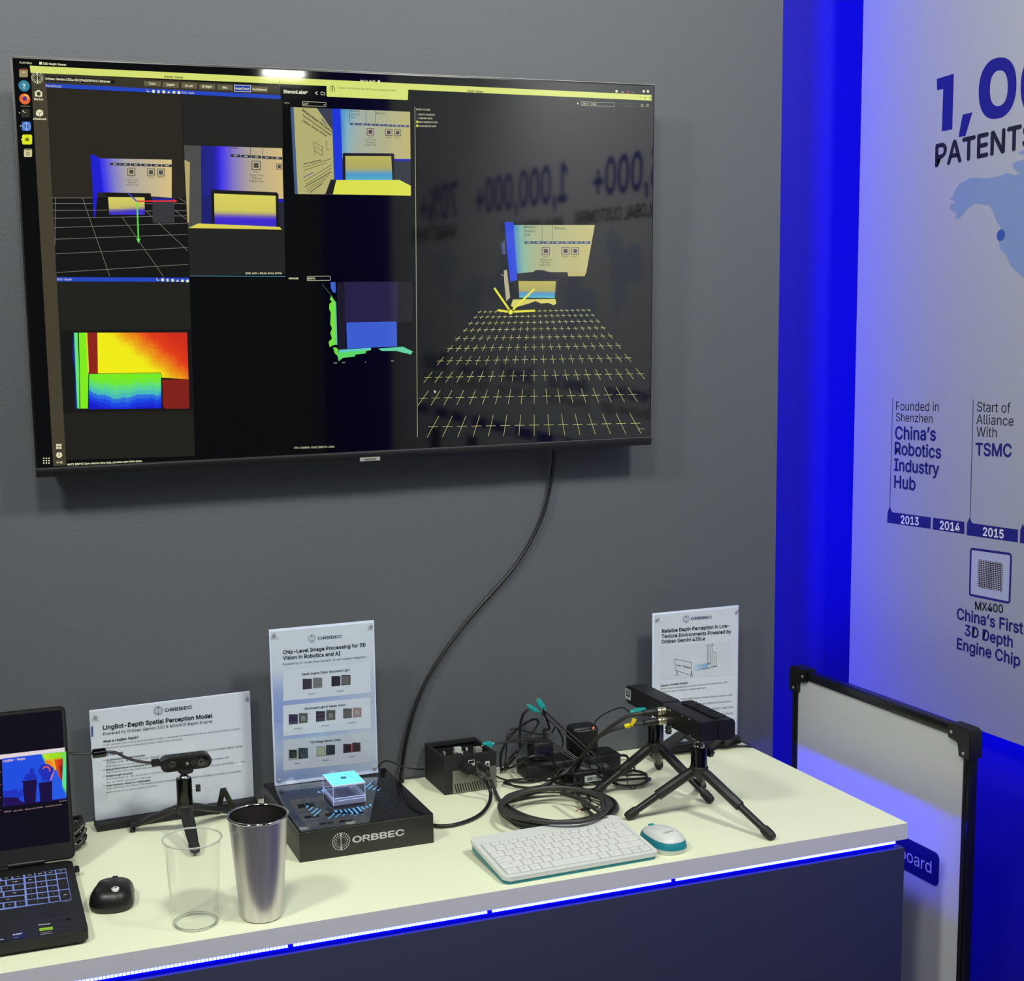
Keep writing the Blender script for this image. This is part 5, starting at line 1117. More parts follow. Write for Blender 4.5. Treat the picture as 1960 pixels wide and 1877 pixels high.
strap_foot(t, V(1384, 1424, -.085), V(1403, 1409, -.085), V(1441, 1431, -.085), .022, .004, sy=True)
F = Flat((0, yS - .0007, H), (0, -1, 0)); k9 = sc(1240, 1150, 6.705)
lodge(F, k9((492, 232))[0], .0082, *k9((553, 243), (818, 222)), c=(56, 64, 110))
tx = lambda s, p, q_, b=False, c=INKS: F.text(s, *k9(p, q_), c, b, 3)
for s, p, q_ in (('Reliable Depth Perception in Low-', (180, 408), (1048, 336)), ('Texture Environments Powered by', (178, 476), (1068, 410)), ('Orbbec Gemini 435Le', (176, 544), (732, 500))): tx(s, p, q_, True, (38, 42, 54))
F.poly(k9((172, 580), (1068, 512), (1082, 946), (170, 1010)), (216, 220, 226), 2)
F.path(k9((345, 742), (562, 790), (558, 955), (352, 885)), 1.1, (70, 72, 78), 4, True); tx('Low-Texture', (362, 828), (545, 868), True)
F.path(k9((362, 890), (372, 952), (345, 962)), 1, INKS, 4); F.path(k9((372, 905), (398, 942), (345, 962)), 1, INKS, 4); F.path(k9((562, 790), (560, 895), (577, 980)), 1, INKS, 4); F.line(*k9((560, 895), (545, 985)), 1, INKS, 4)
F.grid(k9((580, 822), (770, 790), (770, 850), (600, 910)), lambda u, v: mixc((204, 214, 226), (130, 176, 208), u), 6, 2, 4)
for pts in (((762, 560), (762, 790)), ((775, 560), (775, 790)), ((800, 570), (800, 800)), ((825, 575), (822, 845)), ((758, 566), (838, 566)), ((815, 560), (825, 545), (840, 565)), ((835, 650), (870, 660), (882, 835), (825, 850)), ((850, 700), (850, 830)), ((640, 880), (800, 850), (885, 828)), ((700, 882), (800, 862)), ((770, 800), (795, 790), (805, 845))): F.path(k9(*pts), 1.0, (90, 94, 100), 5)
F.disc(k9((778, 806))[0], .0020, (70, 90, 110), 6, 10)
tx('Industry Problem Solved:', (162, 1100), (510, 1058), True)
for s, p, q_ in (('Passive stereo cameras often fail in low-texture environments (e.g., white', (162, 1138), (1020, 1048)), ('surfaces or walls), resulting in unstable depth data', (162, 1178), (742, 1120)), ('Unlike other stereo cameras (passive stereo) often', (420, 1270), (1085, 1212)), ('active stereo, ensure stable and continuous', (420, 1352), (1070, 1295)), ('depth perception with artifact-free from', (420, 1440), (1098, 1370)), ('Low-texture surfaces in warehouses and on floors', (300, 1520), (1090, 1448))): tx(s, p, q_, False, (96, 98, 112))
F.build('print', M['print'], pp, 'sign text, emblem and line drawing of a forklift facing a board')

# ================================================================== DEPTH CAMERA on the small tripod at the left
hub = (-1.2425, -.138)
tripod('small black tripod carrying the rounded depth camera before the landscape sign', hub, .050, .1080, [(-1.330, -.084), (-1.150, -.078), (-1.2455, -.255)], .0112, .0095, .0145, .1175, (1, -.15, 0), tele=False, knob_r=.0058, lobes=10)
fc = V(357, 1461, -.151)
t = thing('depth_camera', 'small rounded black depth camera with four lenses facing out', 'camera', (fc.x, -.138, H + .118))
camz = H + .1258 + .0126
dx = lambda u, v: (fc.x + u, v + camz)
out = [(fc.x + u, camz + v) for u, v in rrect(.093, .0255, .0122, 8)]
bd = obj('body', prism(B(), out, lambda u, v: (u, -.126, v), lambda u, v: (u, -.1505, v), bev=.001), M['blackp'], t)
bm = B()
for i in range(18): box(bm, (fc.x - .033 + i * .0038, -.1485, camz + .0126), (fc.x - .0312 + i * .0038, -.128, camz + .0140))
obj('cooling_ribs', bm, M['blackp'], t)
gp = obj('front_glass', prism(B(), [(fc.x + u, camz + v) for u, v in rrect(.082, .0195, .0092, 7)], lambda u, v: (u, -.1506, v), lambda u, v: (u, -.1511, v)), M['glassdark'], t)
for px_, py_, r_, bright in ((330, 1462, .0066, 0), (358.5, 1460.5, .0028, 1), (370, 1459, .0042, 0), (385, 1457, .0068, 0)):
    c_ = V(px_, py_, -.1512); bm = lathe(B(), [(0, .0002), (r_ * .5, .0004), (r_ * .52, .0010), (r_, .0010), (r_, -.0001)], (c_.x, -.1512, c_.z), 22, (0, -1, 0))
    lz_ = obj('lens', bm, M['lens'] if not bright else M['chrome'], t)
    if r_ > .004: obj('lens_core', lathe(B(), [(0, .0014), (r_ * .3, .0011), (r_ * .42, .0004)], (c_.x, -.1512, c_.z), 16, (0, -1, 0)), M['gloss'], lz_)
obj('mount_disc', lathe(B(), [(0, 0), (.0125, 0), (.0142, .002), (.0142, .0074), (0, .0074)], (fc.x, -.138, H + .118), 26), M['blackm'], t)
# its lead with plug and ferrite
t = thing('camera_lead', 'black lead with ferrite core running from laptop to the rounded camera', 'cable', tuple(V(300, 1459, -.14)))
pA, pB = V(290, 1460, -.140), V(309.5, 1458, -.140)
e0 = Vector((fc.x - .0468, -.140, pB.z)); obj('plug', box(B(), (pA.x, -.1445, pA.z - .0065), (e0.x, -.1355, pA.z + .0065), .0012), M['blackp'], t)
obj('cord', tube(B(), [Vector((pA.x + .002, -.14, pA.z)), V(283, 1459, -.14), V(262, 1456, -.135), V(240, 1449, -.13), V(222, 1440, -.125), V(205, 1439, -.12), V(180, 1441, -.12), V(150, 1442, -.125), V(120, 1441, -.135), V(90, 1441, -.16)], .0026, 8, 6), M['cable'], t)
fa, fb = V(177, 1442.5, -.12), V(203, 1439, -.12)
obj('ferrite_core', tube(B(), [fa, fa.lerp(fb, .08), fa.lerp(fb, .3), fa.lerp(fb, .7), fa.lerp(fb, .92), fb], lambda s_: .0068 if s_ < .02 or s_ > .98 else .0086, 18, 1, smooth=False), M['gloss'], t)

# ================================================================== CUPS
c0 = T(375, 1766, 0); rb = .0345; zc_ = V(372, 1603, c0.y).z - H; rt = (V(428, 1603, c0.y).x - V(316, 1603, c0.y).x) / 2
t = thing('plastic_cup', 'empty clear plastic cup standing left of the steel tumbler', 'cup', (c0.x, c0.y, H))
obj('wall', lathe(B(), [(rb, .004), (rb + .0005, .010), (rb + (rt - rb) * .5, zc_ * .5), (rt - .0028, zc_ * .86), (rt - .0026, zc_ * .865), (rt - .0006, zc_ - .001)], (c0.x, c0.y, H), 48), M['cup'], t)
obj('rim', lathe(B(), [(rt + .0015 * math.cos(a), zc_ + .0015 * math.sin(a)) for a in [2 * PI * k / 8 for k in range(8)]], (c0.x, c0.y, H), 48, close=True), mat('cup_rim', (232, 236, 228), .08, ior=1.49, trans=.6), t)
obj('floor_ring', lathe(B(), [(rb - .003, .0042), (rb, .0042), (rb + .0004, .0025), (rb - .0008, .0006), (rb - .0024, .0003), (rb - .0036, .0012)], (c0.x, c0.y, H), 48, close=True), mat('cup_foot', (240, 244, 236), .05, ior=1.49, trans=.92), t)
obj('floor', lathe(B(), [(0, .0036), (rb - .0035, .0030)], (c0.x, c0.y, H), 48), M['cup'], t)
c0 = T(501, 1752, 0); zc_ = V(495, 1559, c0.y).z - H; rt = (V(554, 1560, c0.y).x - V(436, 1560, c0.y).x) / 2 - .001; rb = .0335
t = thing('steel_tumbler', 'tall brushed steel tumbler standing between clear cup and black display box', 'tumbler', (c0.x, c0.y, H))
obj('wall', lathe(B(), [(0, .0004), (rb - .006, .0004), (rb - .002, .0018), (rb, .006), (rb + (rt - rb) * .45, zc_ * .5), (rt - .0012, zc_ - .002)], (c0.x, c0.y, H), 64), M['steel'], t)
obj('inside', lathe(B(), [(0, .004), (rb - .005, .004), (rb - .0012, .008), (rt - .0026, zc_ - .002)], (c0.x, c0.y, H), 64), M['steelin'], t)
obj('rim', lathe(B(), [(rt - .0012 + .0022 * math.cos(a), zc_ + .0022 * math.sin(a)) for a in [2 * PI * k / 10 for k in range(10)]], (c0.x, c0.y, H), 64, close=True), M['chrome'], t)

# ================================================================== SMALL COMPUTER (open black case)
jx0, jx1, jy0, jy1, jh = -.7275, -.6160, -.1225, -.0080, .0745
t = thing('mini_computer', 'small open-topped black computer case with circuit board and grey vented front', 'computer', ((jx0 + jx1) / 2, (jy0 + jy1) / 2, H))
bm = B(); e = .0055
box(bm, (jx0, jy0 + .0005, H), (jx1, jy0 + e, H + jh)); box(bm, (jx0, jy1 - e, H), (jx1, jy1, H + jh)); box(bm, (jx0, jy0 + e, H), (jx0 + e, jy1 - e, H + jh)); box(bm, (jx1 - e, jy0 + e, H), (jx1, jy1 - e, H + jh)); box(bm, (jx0 + e, jy0 + e, H), (jx1 - e, jy1 - e, H + .045))
for a_, b_, c_, d_ in ((jx0, jy0, jx1, jy0 + .013), (jx0, jy1 - .012, jx1, jy1)): box(bm, (a_ + .0003, b_ + .0008, H + jh - .006), (c_ - .0003, d_ - .0003, H + jh + .0004))
obj('case', bm, M['blackm'], t)
for x_ in (jx0 + .018, jx1 - .014):
    for y_ in (jy0 + .007, jy1 - .006): obj('screw_hole', cyl(B(), (x_, y_, H + jh + .0004), (x_, y_, H + jh + .0007), .0022, n=12), M['slot'], t)
gp = [V(*p, jy0) for p in ((865.9, 1475.5), (948.8, 1466), (948.8, 1510), (865.9, 1520.3))]
gz1, gz0 = gp[0].z, gp[3].z
gr = obj('vent_plate', box(B(), (gp[0].x, jy0 - .0010, H + .0012), (jx1 - .0008, jy0 + .0003, gz1), .0003), M['grill'], t)
n_ = 16; zs0, zs1 = H + .0032, H + .0205
for i in range(n_):
    x_ = gp[0].x + .0045 + i * (jx1 - gp[0].x - .014) / (n_ - 1)
    obj('vent_slot', prism(B(), [(x_ - .0018, zs1), (x_ + .0003, zs1), (x_ + .0050, zs0), (x_ + .0028, zs0)], lambda u, v: (min(u, jx1 - .002), jy0 - .0013, v), lambda u, v: (min(u, jx1 - .002), jy0 - .0010, v)), M['slot'], gr, smooth=False)
pb = obj('circuit_board', box(B(), (jx0 + .0062, jy0 + .014, H + .0560), (jx1 - .0058, jy1 - .014, H + .0575)), M['pcb'], t)
random.seed(11)
for i in range(46):
    x_, y_ = random.uniform(jx0 + .012, jx1 - .014), random.uniform(jy0 + .018, jy1 - .024); w_, d_, h_ = random.uniform(.0015, .006), random.uniform(.0015, .005), random.uniform(.0015, .006)
    obj('component', box(B(), (x_, y_, H + .0576), (x_ + w_, y_ + d_, H + .0576 + h_)), M[random.choice(('screw', 'gold', 'blackp', 'label', 'blackm'))], pb, smooth=False)
for a_, m_ in ((((jx0 + .012, jy0 + .020), (jx0 + .030, jy0 + .034), .0085), 'label'), (((jx0 + .050, jy1 - .045), (jx0 + .064, jy1 - .035), .0125), 'label'), (((jx0 + .032, jy0 + .030), (jx0 + .052, jy0 + .044), .010), 'blackp'), (((jx0 + .056, jy0 + .030), (jx0 + .070, jy0 + .042), .010), 'blackp'), (((jx1 - .026, jy0 + .045), (jx1 - .012, jy0 + .060), .0145), 'screw')):
    (p_, q_, h_) = a_; obj('connector_block', box(B(), (*p_, H + .0577), (*q_, H + .0577 + h_), .0003), M[m_], pb, smooth=False)
bm = B()
for i in range(12): cyl(bm, (jx0 + .011 + i * .0017, jy0 + .0355, H + .0577), (jx0 + .011 + i * .0017, jy0 + .0355, H + .0672), .0004, n=6)
obj('pin_header', bm, M['gold'], pb)['kind'] = 'stuff'
def port(pxs, name, m, inner=None, proud=.0008):
    a_, b_ = V(*pxs[0], jy0), V(*pxs[1], jy0); o = obj(name, box(B(), (a_.x, jy0 - proud, b_.z), (b_.x, jy0 + .0004, a_.z), .0002), M[m], t)
    if inner: obj('opening', inner(a_, b_), M['slot'], o)
    return o
port(((896, 1455.2), (908.5, 1464.5)), 'usb_port', 'label', lambda a, b: box(B(), (a.x + .001, jy0 - .0010, (a.z + b.z) / 2), (b.x - .001, jy0 - .0009, a.z - .0008)))
port(((912, 1457.5), (919, 1469)), 'usb_port', 'gold', lambda a, b: box(B(), (a.x + .001, jy0 - .0010, b.z + .001), (b.x - .001, jy0 - .0009, a.z - .001)))
port(((928.5, 1457), (937, 1466)), 'power_jack', 'label', lambda a, b: cyl(B(), ((a.x + b.x) / 2, jy0 - .0010, (a.z + b.z) / 2), ((a.x + b.x) / 2, jy0 - .0013, (a.z + b.z) / 2), .0024, n=16))
# display cable and usb cable plugged in front
pl_ = V(884, 1466, jy0); zc = pl_.z - .001
t = thing('display_cable', 'thick black cable from the small computer curling back behind the display box', 'cable', (pl_.x, jy0 - .02, zc))
xm = V(897, 1474, jy0 - .02).x
obj('plug', prism(B(), [(xm + u, zc + v) for u, v in rrect(.0255, .0125, .003, 3)], lambda u, v: (u, jy0 - .0016, v), lambda u, v: (u - (u - xm) * .15, jy0 - .036, v), bev=.001), M['blackm'], t)
obj('strain_relief', cyl(B(), (xm, jy0 - .0362, zc), (xm + .002, jy0 - .044, zc - .002), .0050, .0042, 14), M['blackp'], t)
pts = [Vector((xm + .001, jy0 - .042, zc - .001)), Vector((xm + .012, jy0 - .060, zc - .008)), T(938, 1512, .022), T(937, 1535, .008), T(922, 1556, .005), T(897, 1570, .0045), T(865, 1579, .0045), T(840, 1580.5, .0045), T(829, 1579, .0045)]
obj('cord', tube(B(), pts, .0036, 10, 6), M['cable'], t)
pl2 = V(925, 1462, jy0); xm2 = V(925, 1470, jy0 - .02).x; zc2 = pl2.z
t = thing('usb_cable', 'black cable plugged in beside the power jack and running into the coil', 'cable', (xm2, jy0 - .02, zc2))
obj('plug', prism(B(), [(xm2 + u, zc2 + v) for u, v in rrect(.0125, .0105, .0025, 3)], lambda u, v: (u, jy0 - .0016, v), lambda u, v: (u + .004, jy0 - .030, v - .003), bev=.0008), M['blackm'], t)
obj('cord', tube(B(), [Vector((xm2 + .004, jy0 - .0285, zc2 - .004)), T(938, 1487, .022), T(943, 1500, .014), T(950, 1520, .006), T(960, 1536, .006), T(982, 1555, .006), T(1010, 1570, .006), T(1040, 1578, .006)], lambda s_: .0036, 10, 6), M['dgrey'], t)
cable('usb_lead', 'thin black lead leaving the small computer for the loose loops', [('v', 934, 1467, jy0 - .004), T(946, 1482, .022), T(960, 1490, .008), T(985, 1496, .004), T(1010, 1497, .004), T(1035, 1493, .004), T(1060, 1483, .010)], .0019, 'cable')
cable('sensor_lead', 'thin black lead crossing the wall between display box and small computer', [('v', 719, 1478, -.06), ('v', 728, 1462, -.04), ('v', 738, 1456, -.03), ('v', 752, 1459, -.02), ('v', 768, 1466, -.02), ('v', 790, 1471, -.02), ('v', 812, 1472, -.012)], .0016, 'cable')
# water-blue connectors
def fakra(name_label, p, q_, w_=.0095, h_=.0085, leads=()):
    p, q_ = W(p), W(q_); d = (q_ - p); Ln = d.length; u, v, dn = frame_of(d)
    if abs(v.z) < .3: u, v = v, u
    t = thing('coaxial_connector', name_label, 'connector', tuple(p))
    m = Matrix(((u.x, v.x, dn.x, p.x), (u.y, v.y, dn.y, p.y), (u.z, v.z, dn.z, p.z), (0, 0, 0, 1)))
    bm = B(); prism(bm, rrect(w_, h_, .0012, 2), 0, Ln * .74, bev=.0003, mtx=m); obj('housing', bm, M['fakra'], t)
    obj('latch', box(B(), (-w_ * .3, h_ / 2 + .0001, Ln * .2), (w_ * .3, h_ / 2 + .0020, Ln * .62), .0004, mtx=m), M['fakra'], t)
    obj('collar', cyl(B(), m @ Vector((0, 0, Ln * .741)), m @ Vector((0, 0, Ln)), h_ * .40, h_ * .30, 14), M['fakra'], t)
    obj('window', box(B(), (-w_ * .18, h_ / 2 + .0021, Ln * .28), (w_ * .18, h_ / 2 + .0024, Ln * .5), mtx=m), M['slot'], t)
    obj('contact', cyl(B(), m @ Vector((0, 0, -.003)), m @ Vector((0, 0, -.0001)), .0022, n=12), M['gold'], t)
    return t
jcx = V(921, 1424, -.062)
fakra('water-blue connector plugged into the top of the small computer', ('v', 924, 1427, -.062), ('v', 946, 1423, -.066), .013, .012)
fakra('water-blue connector standing up in the air, left one of the pair', ('v', 1010, 1349, -.055), ('v', 1034, 1364, -.062), .009, .008)
fakra('larger water-blue connector standing up in the air, right one of the pair', ('v', 1029, 1338, -.050), ('v', 1044, 1359, -.060), .0135, .009)

# ================================================================== STEREO CAMERAS ON THE TWO BIG TRIPODS
tripod('black telescopic tripod at the back carrying the long bar camera', (-.328, -.250), .088, .1380, [(-.450, -.233), (-.272, -.362), (-.258, -.140)], .0098, .0068, .0150, .1600, (1, -.25, 0), group=None)
tripod('black telescopic tripod at the front carrying the finned camera', (-.328, -.410), .088, .1330, [(-.461, -.380), (-.275, -.567), (-.246, -.287)], .0098, .0068, .0150, .1580, (1, .15, 0))
bz0, bz1 = H + .1605, H + .1965
t = thing('bar_camera', 'long black bar camera with a small white sticker on the back tripod', 'camera', (-.331, -.246, bz0))
rx0, rx1, ry0, ry1 = -.351, -.313, -.324, -.167
o_ = rrect(ry1 - ry0, bz1 - bz0, .0125, 7, (ry0 + ry1) / 2, (bz0 + bz1) / 2)
obj('body', prism(B(), o_, lambda u, v: (rx0, u, v), lambda u, v: (rx1, u, v), bev=.0008), M['blackp'], t)
obj('rear_cover', prism(B(), rrect(ry1 - ry0 - .004, bz1 - bz0 - .004, .0105, 7, (ry0 + ry1) / 2, (bz0 + bz1) / 2), lambda u, v: (rx0 - .0008, u, v), lambda u, v: (rx0 - .0001, u, v)), M['blackm'], t)
s0_, s1_ = X(1198, 1318, rx0), X(1208.5, 1339, rx0); cy_, czz = (s0_.y + s1_.y) / 2 + .001, (s0_.z + s1_.z) / 2
st = obj('sticker', prism(B(), rrect(abs(s1_.y - s0_.y) * .98, .0215, .003, 3, cy_, czz), lambda u, v: (rx0 - .0012, u, v), lambda u, v: (rx0 - .0009, u, v)), M['white'], t, label='small white rounded sticker')
F = Flat((rx0 - .0013, 0, 0), (-1, 0, 0)); hw = abs(s1_.y - s0_.y) * .34
F.poly([(rx0 - .0013, cy_ + u, czz + .002 + v) for u, v in rrect(hw * 2, .0135, .002, 2)], (40, 46, 66), 1); F.disc((rx0 - .0013, cy_, czz + .003), .0048, (206, 210, 220), 2, 16, ring=.0012); F.line((rx0 - .0013, cy_ - .001, czz + .006), (rx0 - .0013, cy_ - .001, czz - .001), 2, (206, 210, 220), 3); F.line((rx0 - .0013, cy_ + .003, czz - .0075), (rx0 - .0013, cy_ - .003, czz - .0075), 1.2, (90, 94, 104), 2)
F.build('sticker_print', M['print'], st)
for px_ in ((1214.5, 1330), (1214.5, 1339), (1229, 1350)): p_ = X(*px_, rx0); obj('screw', lathe(B(), [(0, .0006), (.0012, .0004), (.0014, 0)], (rx0 - .0008, p_.y, p_.z), 10, (-1, 0, 0)), M['blackp'], t)
c_ = X(1238, 1348.5, rx0 - .001)
fakra('water-blue connector at the end of the thin lead on the bar camera', (Vector((rx0 - .0042, c_.y, H + .1655))), Vector((rx0 - .036, c_.y + .004, H + .1650)), .0125, .0120)
qx0, qx1, qy0, qy1 = -.360, -.289, -.467, -.3295
qz0, qz1 = H + .1600, H + .1965
t = thing('stereo_camera', 'boxy black camera with cooling fins and two round cable sockets on the front tripod', 'camera', ((qx0 + qx1) / 2, (qy0 + qy1) / 2, qz0))
obj('body', prism(B(), [(u, v) for u, v in rrect(qx1 - qx0 - .016, qz1 - qz0, .0025, 3, (qx0 + qx1) / 2 - .008, (qz0 + qz1) / 2)], lambda u, v: (u, qy0 + .003, v), lambda u, v: (u, qy1, v), bev=.0008), M['blackp'], t)
obj('front_shell', prism(B(), [(u, v) for u, v in rrect(.034, qz1 - qz0 + .002, .007, 5, qx1 - .016, (qz0 + qz1) / 2)], lambda u, v: (u, qy0, v), lambda u, v: (u, qy1 + .004, v), bev=.0012), M['blackp'], t)
for i in range(11):
    y_ = qy0 + .014 + i * .0108
    obj('fin_slot', box(B(), (qx1 - .034 + (0 if i % 3 else .003), y_, qz1 + .0011), (qx1 - .006, y_ + .0052, qz1 + .0017), .0002), M['slot'], t)
    obj('fin', box(B(), (qx1 - .034, y_ + .0054, qz1 + .0011), (qx1 - .006, y_ + .0104, qz1 + .0030), .0005), M['blackp'], t)
for px_ in ((1283, 1357), (1319, 1375.5), (1306, 1370), (1284, 1392), (1320, 1411)): p_ = X(*px_, qx0); obj('screw', lathe(B(), [(0, .0006), (.0011, .0005), (.0015, 0)], (qx0 + .00, p_.y, min(max(p_.z, qz0 + .003), qz1 - .003)), 10, (-1, 0, 0)), M['screw'], t)
ctr_ = []
for k, (px_, py_) in enumerate(((1272, 1354), (1273, 1381))):
    c_ = X(px_, py_, qx0); y_ = max(c_.y, qy0) ; y_ = min(y_, qy1 - .009); z_ = H + (.1875 if k == 0 else .1690)
    o_ = obj('socket', lathe(B(), [(0, .004), (.0072, .004), (.0076, .0006), (.0076, 0)], (qx0, y_, z_), 20, (-1, 0, 0)), M['gold'], t)
    ctr_.append((y_, z_))
def m12(label, y_, z_, pts, k):
    x_ = qx0 - .0043; t = thing('camera_cable', label, 'cable', (x_ - .02, y_, z_))
    bm = B(); lathe(bm, [(0, 0), (.0072, 0), (.0078, .0015), (.0070, .003), (.0080, .0045), (.0080, .0078), (.0070, .009), (.0066, .012), (0, .012)], (x_, y_, z_), 20, (-1, 0, 0)); obj('coupling_ring', bm, M['gold'], t)
    bm = B(); lathe(bm, [(0, .0121), (.0062, .0121), (.0066, .014), (.0066, .032), (.0056, .034), (.0056, .042), (.0044, .0425), (0, .0425)], (x_, y_, z_), 20, (-1, 0, 0)); obj('plug', bm, M['rubber'], t)
    P = [Vector((x_ - .040, y_, z_)), Vector((x_ - .052, y_ + .001, z_ - .0005))] + [W(p) for p in pts]
    sp = spline(P, 6)
    for q_ in sp: q_.z = max(q_.z, H + .0042)
    obj('cord', tube(B(), sp, .0037, 10, 1, smooth=False), M['dgrey'], t); return t, sp
ta, spa = m12('thick grey-black cable from the upper socket of the finned camera', *ctr_[0], [('v', 1200, 1371, -.325), ('v', 1170, 1390, -.30), ('v', 1140, 1416, -.26), ('v', 1115, 1445, -.21), ('v', 1092, 1470, -.17), T(1058, 1494, .020), T(1020, 1512, .012), T(985, 1526, .009), T(968, 1534, .008), T(975, 1545, .0072), T(1010, 1562, .0072), T(1060, 1572, .0072), T(1110, 1570, .0072)], 0)
tb, spb = m12('thick grey-black cable from the lower socket with a yellow tag', *ctr_[1], [('v', 1196, 1390, -.325), ('v', 1165, 1399, -.30), ('v', 1140, 1415, -.25), ('v', 1122, 1440, -.21), ('v', 1108, 1465, -.18), ('v', 1100, 1482, -.17), T(1104, 1512, .014), T(1112, 1532, .010), T(1126, 1552, .008), T(1142, 1566, .007)], 1)
mid = V(1200, 1388.5, -.325)
bi = min(range(len(spb)), key=lambda i: (spb[i] - mid).length); c_ = spb[bi]; d_ = (spb[bi + 1] - spb[bi - 1]).normalized()
obj('yellow_tag', cyl(B(), c_ - d_ * .007, c_ + d_ * .004, .0046, n=16), M['yellow'], tb)
obj('yellow_tag', box(B(), (-.005, -.0048, -.001), (.004, -.0042, .014), mtx=Matrix.Translation(c_ - d_ * .008) @ Matrix.Rotation(.35, 4, 'Y')), M['yellow'], tb)

# ================================================================== POWER STRIP, ADAPTERS AND THE CABLE TANGLE
ps = T(1190, 1441, .034); px1 = ps.x; py0 = ps.y
t = thing('power_strip', 'long black power strip lying against the wall under the cables', 'power strip', (px1 - .11, py0 + .03, H))
obj('body', box(B(), (px1 - .215, py0, H + .001), (px1, py0 + .058, H + .034), .006, 3), M['blackm'], t)
obj('top_deck', box(B(), (px1 - .205, py0 + .007, H + .0341), (px1 - .008, py0 + .051, H + .0356), .0006), M['blackp'], t)
for x_ in (px1 - .20, px1 - .02): obj('rubber_foot', box(B(), (x_ - .006, py0 + .01, H + .0001), (x_ + .006, py0 + .02, H + .0012)), M['rubber'], t)
dmx = V(1118, 1425, py0 + .02).x
t = thing('plug_adapter', 'rounded black plug-in adapter with a red light on the power strip', 'adapter', (dmx, py0 + .028, H + .0357))
zt1 = V(1118, 1391, py0 + .008).z
obj('body', box(B(), (dmx - .030, py0 + .008, H + .0358), (dmx + .030, py0 + .050, zt1), .010, 4), M['blackp'], t)
obj('seam_line', box(B(), (dmx - .022, py0 + .0076, zt1 - .0090), (dmx + .022, py0 + .0079, zt1 - .0084)), M['label'], t)
lp = V(1136, 1389.5, py0 + .007); obj('red_light', lathe(B(), [(0, .0016), (.0014, .0013), (.0022, 0)], (lp.x, py0 + .0079, min(lp.z, zt1 - .004)), 12, (0, -1, 0)), M['ledred'], t, label='glowing red light')
lx = V(1038, 1440, py0 + .02).x
t = thing('plug_adapter', 'squarish black transformer plug at the left end of the power strip', 'adapter', (lx, py0 + .028, H + .0357))
zt2 = V(1038, 1421, py0 + .01).z
obj('body', box(B(), (lx - .022, py0 + .010, H + .0358), (lx + .022, py0 + .050, zt2), .004, 3), M['blackm'], t)
obj('raised_face', box(B(), (lx - .014, py0 + .0092, H + .042), (lx + .014, py0 + .0099, zt2 - .008), .0004), mat('purple_black', (26, 22, 40), .3), t)
kx = V(1053, 1420, py0 + .028).x; obj('strain_relief', cyl(B(), (lx + .012, py0 + .03, zt2 + .0002), (lx + .008, py0 + .03, zt2 + .022), .0042, .0030, 14), M['rubber'], t)
tl_, tr_, br_ = T(1078, 1479, .030), T(1184, 1471, .030), T(1168, 1457, .030)
ax0, ax1, ay0, ay1 = tl_.x, tr_.x, (tl_.y + tr_.y) / 2, br_.y
ay1 = min(ay1, py0 - .004)
t = thing('power_adapter', 'flat black power adapter with silver rating label in front of the power strip', 'adapter', ((ax0 + ax1) / 2, (ay0 + ay1) / 2, H))
bd = obj('body', box(B(), (ax0, ay0, H + .0005), (ax1, ay1, H + .030), .004, 3), M['blackp'], t)
obj('rating_label', box(B(), (ax0 + .012, ay0 + .006, H + .0301), (ax1 - .008, ay1 - .004, H + .0304)), mat('rating_plate', (84, 88, 88), .3, .5), t)
F = Flat((0, 0, H + .0305), (0, 0, 1)); yy = ay0 + .009
for r_, s in enumerate(('AC/DC ADAPTER', 'INPUT 100-240V', 'OUTPUT 19V 4.74A')):
    if yy + .006 + r_ * .008 < ay1 - .004: F.text(s, (ax0 + .045, yy + r_ * .008, H + .0305), (ax1 - .015, yy + r_ * .008, H + .0305), (200, 206, 204), False, 1)
F.build('rating_print', M['print'], t)
bl1, bl2 = V(1119, 1480, ay0), V(1172, 1478, ay0)
lb = obj('barcode_label', box(B(), (bl1.x, ay0 - .0006, H + .008), (bl1.x + .040, ay0 - .0001, H + .0205)), M['label'], t)
F = Flat((0, ay0 - .0007, H), (0, -1, 0)); random.seed(5)
for i in range(22): x_ = bl1.x + .006 + i * .0013; F.line((x_, ay0 - .0007, H + .0105), (x_, ay0 - .0007, H + .0175), random.choice((.5, .9, 1.3)), (70, 76, 78), 1)
F.build('barcode', M['print'], lb)

random.seed(21)
def loops(name, label, c, a, b, n, r, h0, dh, jit, m='cable', group=None, start=None, end=None, ph=0.0, turns=None):
    """a coil lying on the worktop; c,a,b in photo pixels so that its outline follows the table plane"""
    P = []; N = 12
    if start: P += start
    for k in range(int((turns or n) * N)):
        th = ph + 2 * PI * k / N; f = 1 + jit * math.sin(1.7 * k + n) ; hh = h0 + dh * (k // N) + .002 * math.sin(k * .9)
        P.append(T(c[0] + a * f * math.cos(th), c[1] + b * f * math.sin(th), hh))
    if end: P += end
    return cable(name, label, P, r, m, group)
loops('coiled_cable', 'thick black cable coiled in wide rings behind the white keyboard', (1064, 1541), 102, 33, 5, .0043, .004, .0080, .045, 'dgrey', end=[T(1150, 1552, .036), T(1112, 1530, .04), T(1075, 1518, .03)])
loops('coiled_cable', 'outer flat ring of black cable around the big coil', (1068, 1545), 112, 36, 3, .0038, .004, .007, .02, 'cable', ph=1.1)
loops('coiled_cable', 'thin black cable looped beside the small computer', (1010, 1498), 42, 8, 2, .0020, .003, .004, .10, 'cable', end=[T(1060, 1488, .02), T(1075, 1470, .035)])
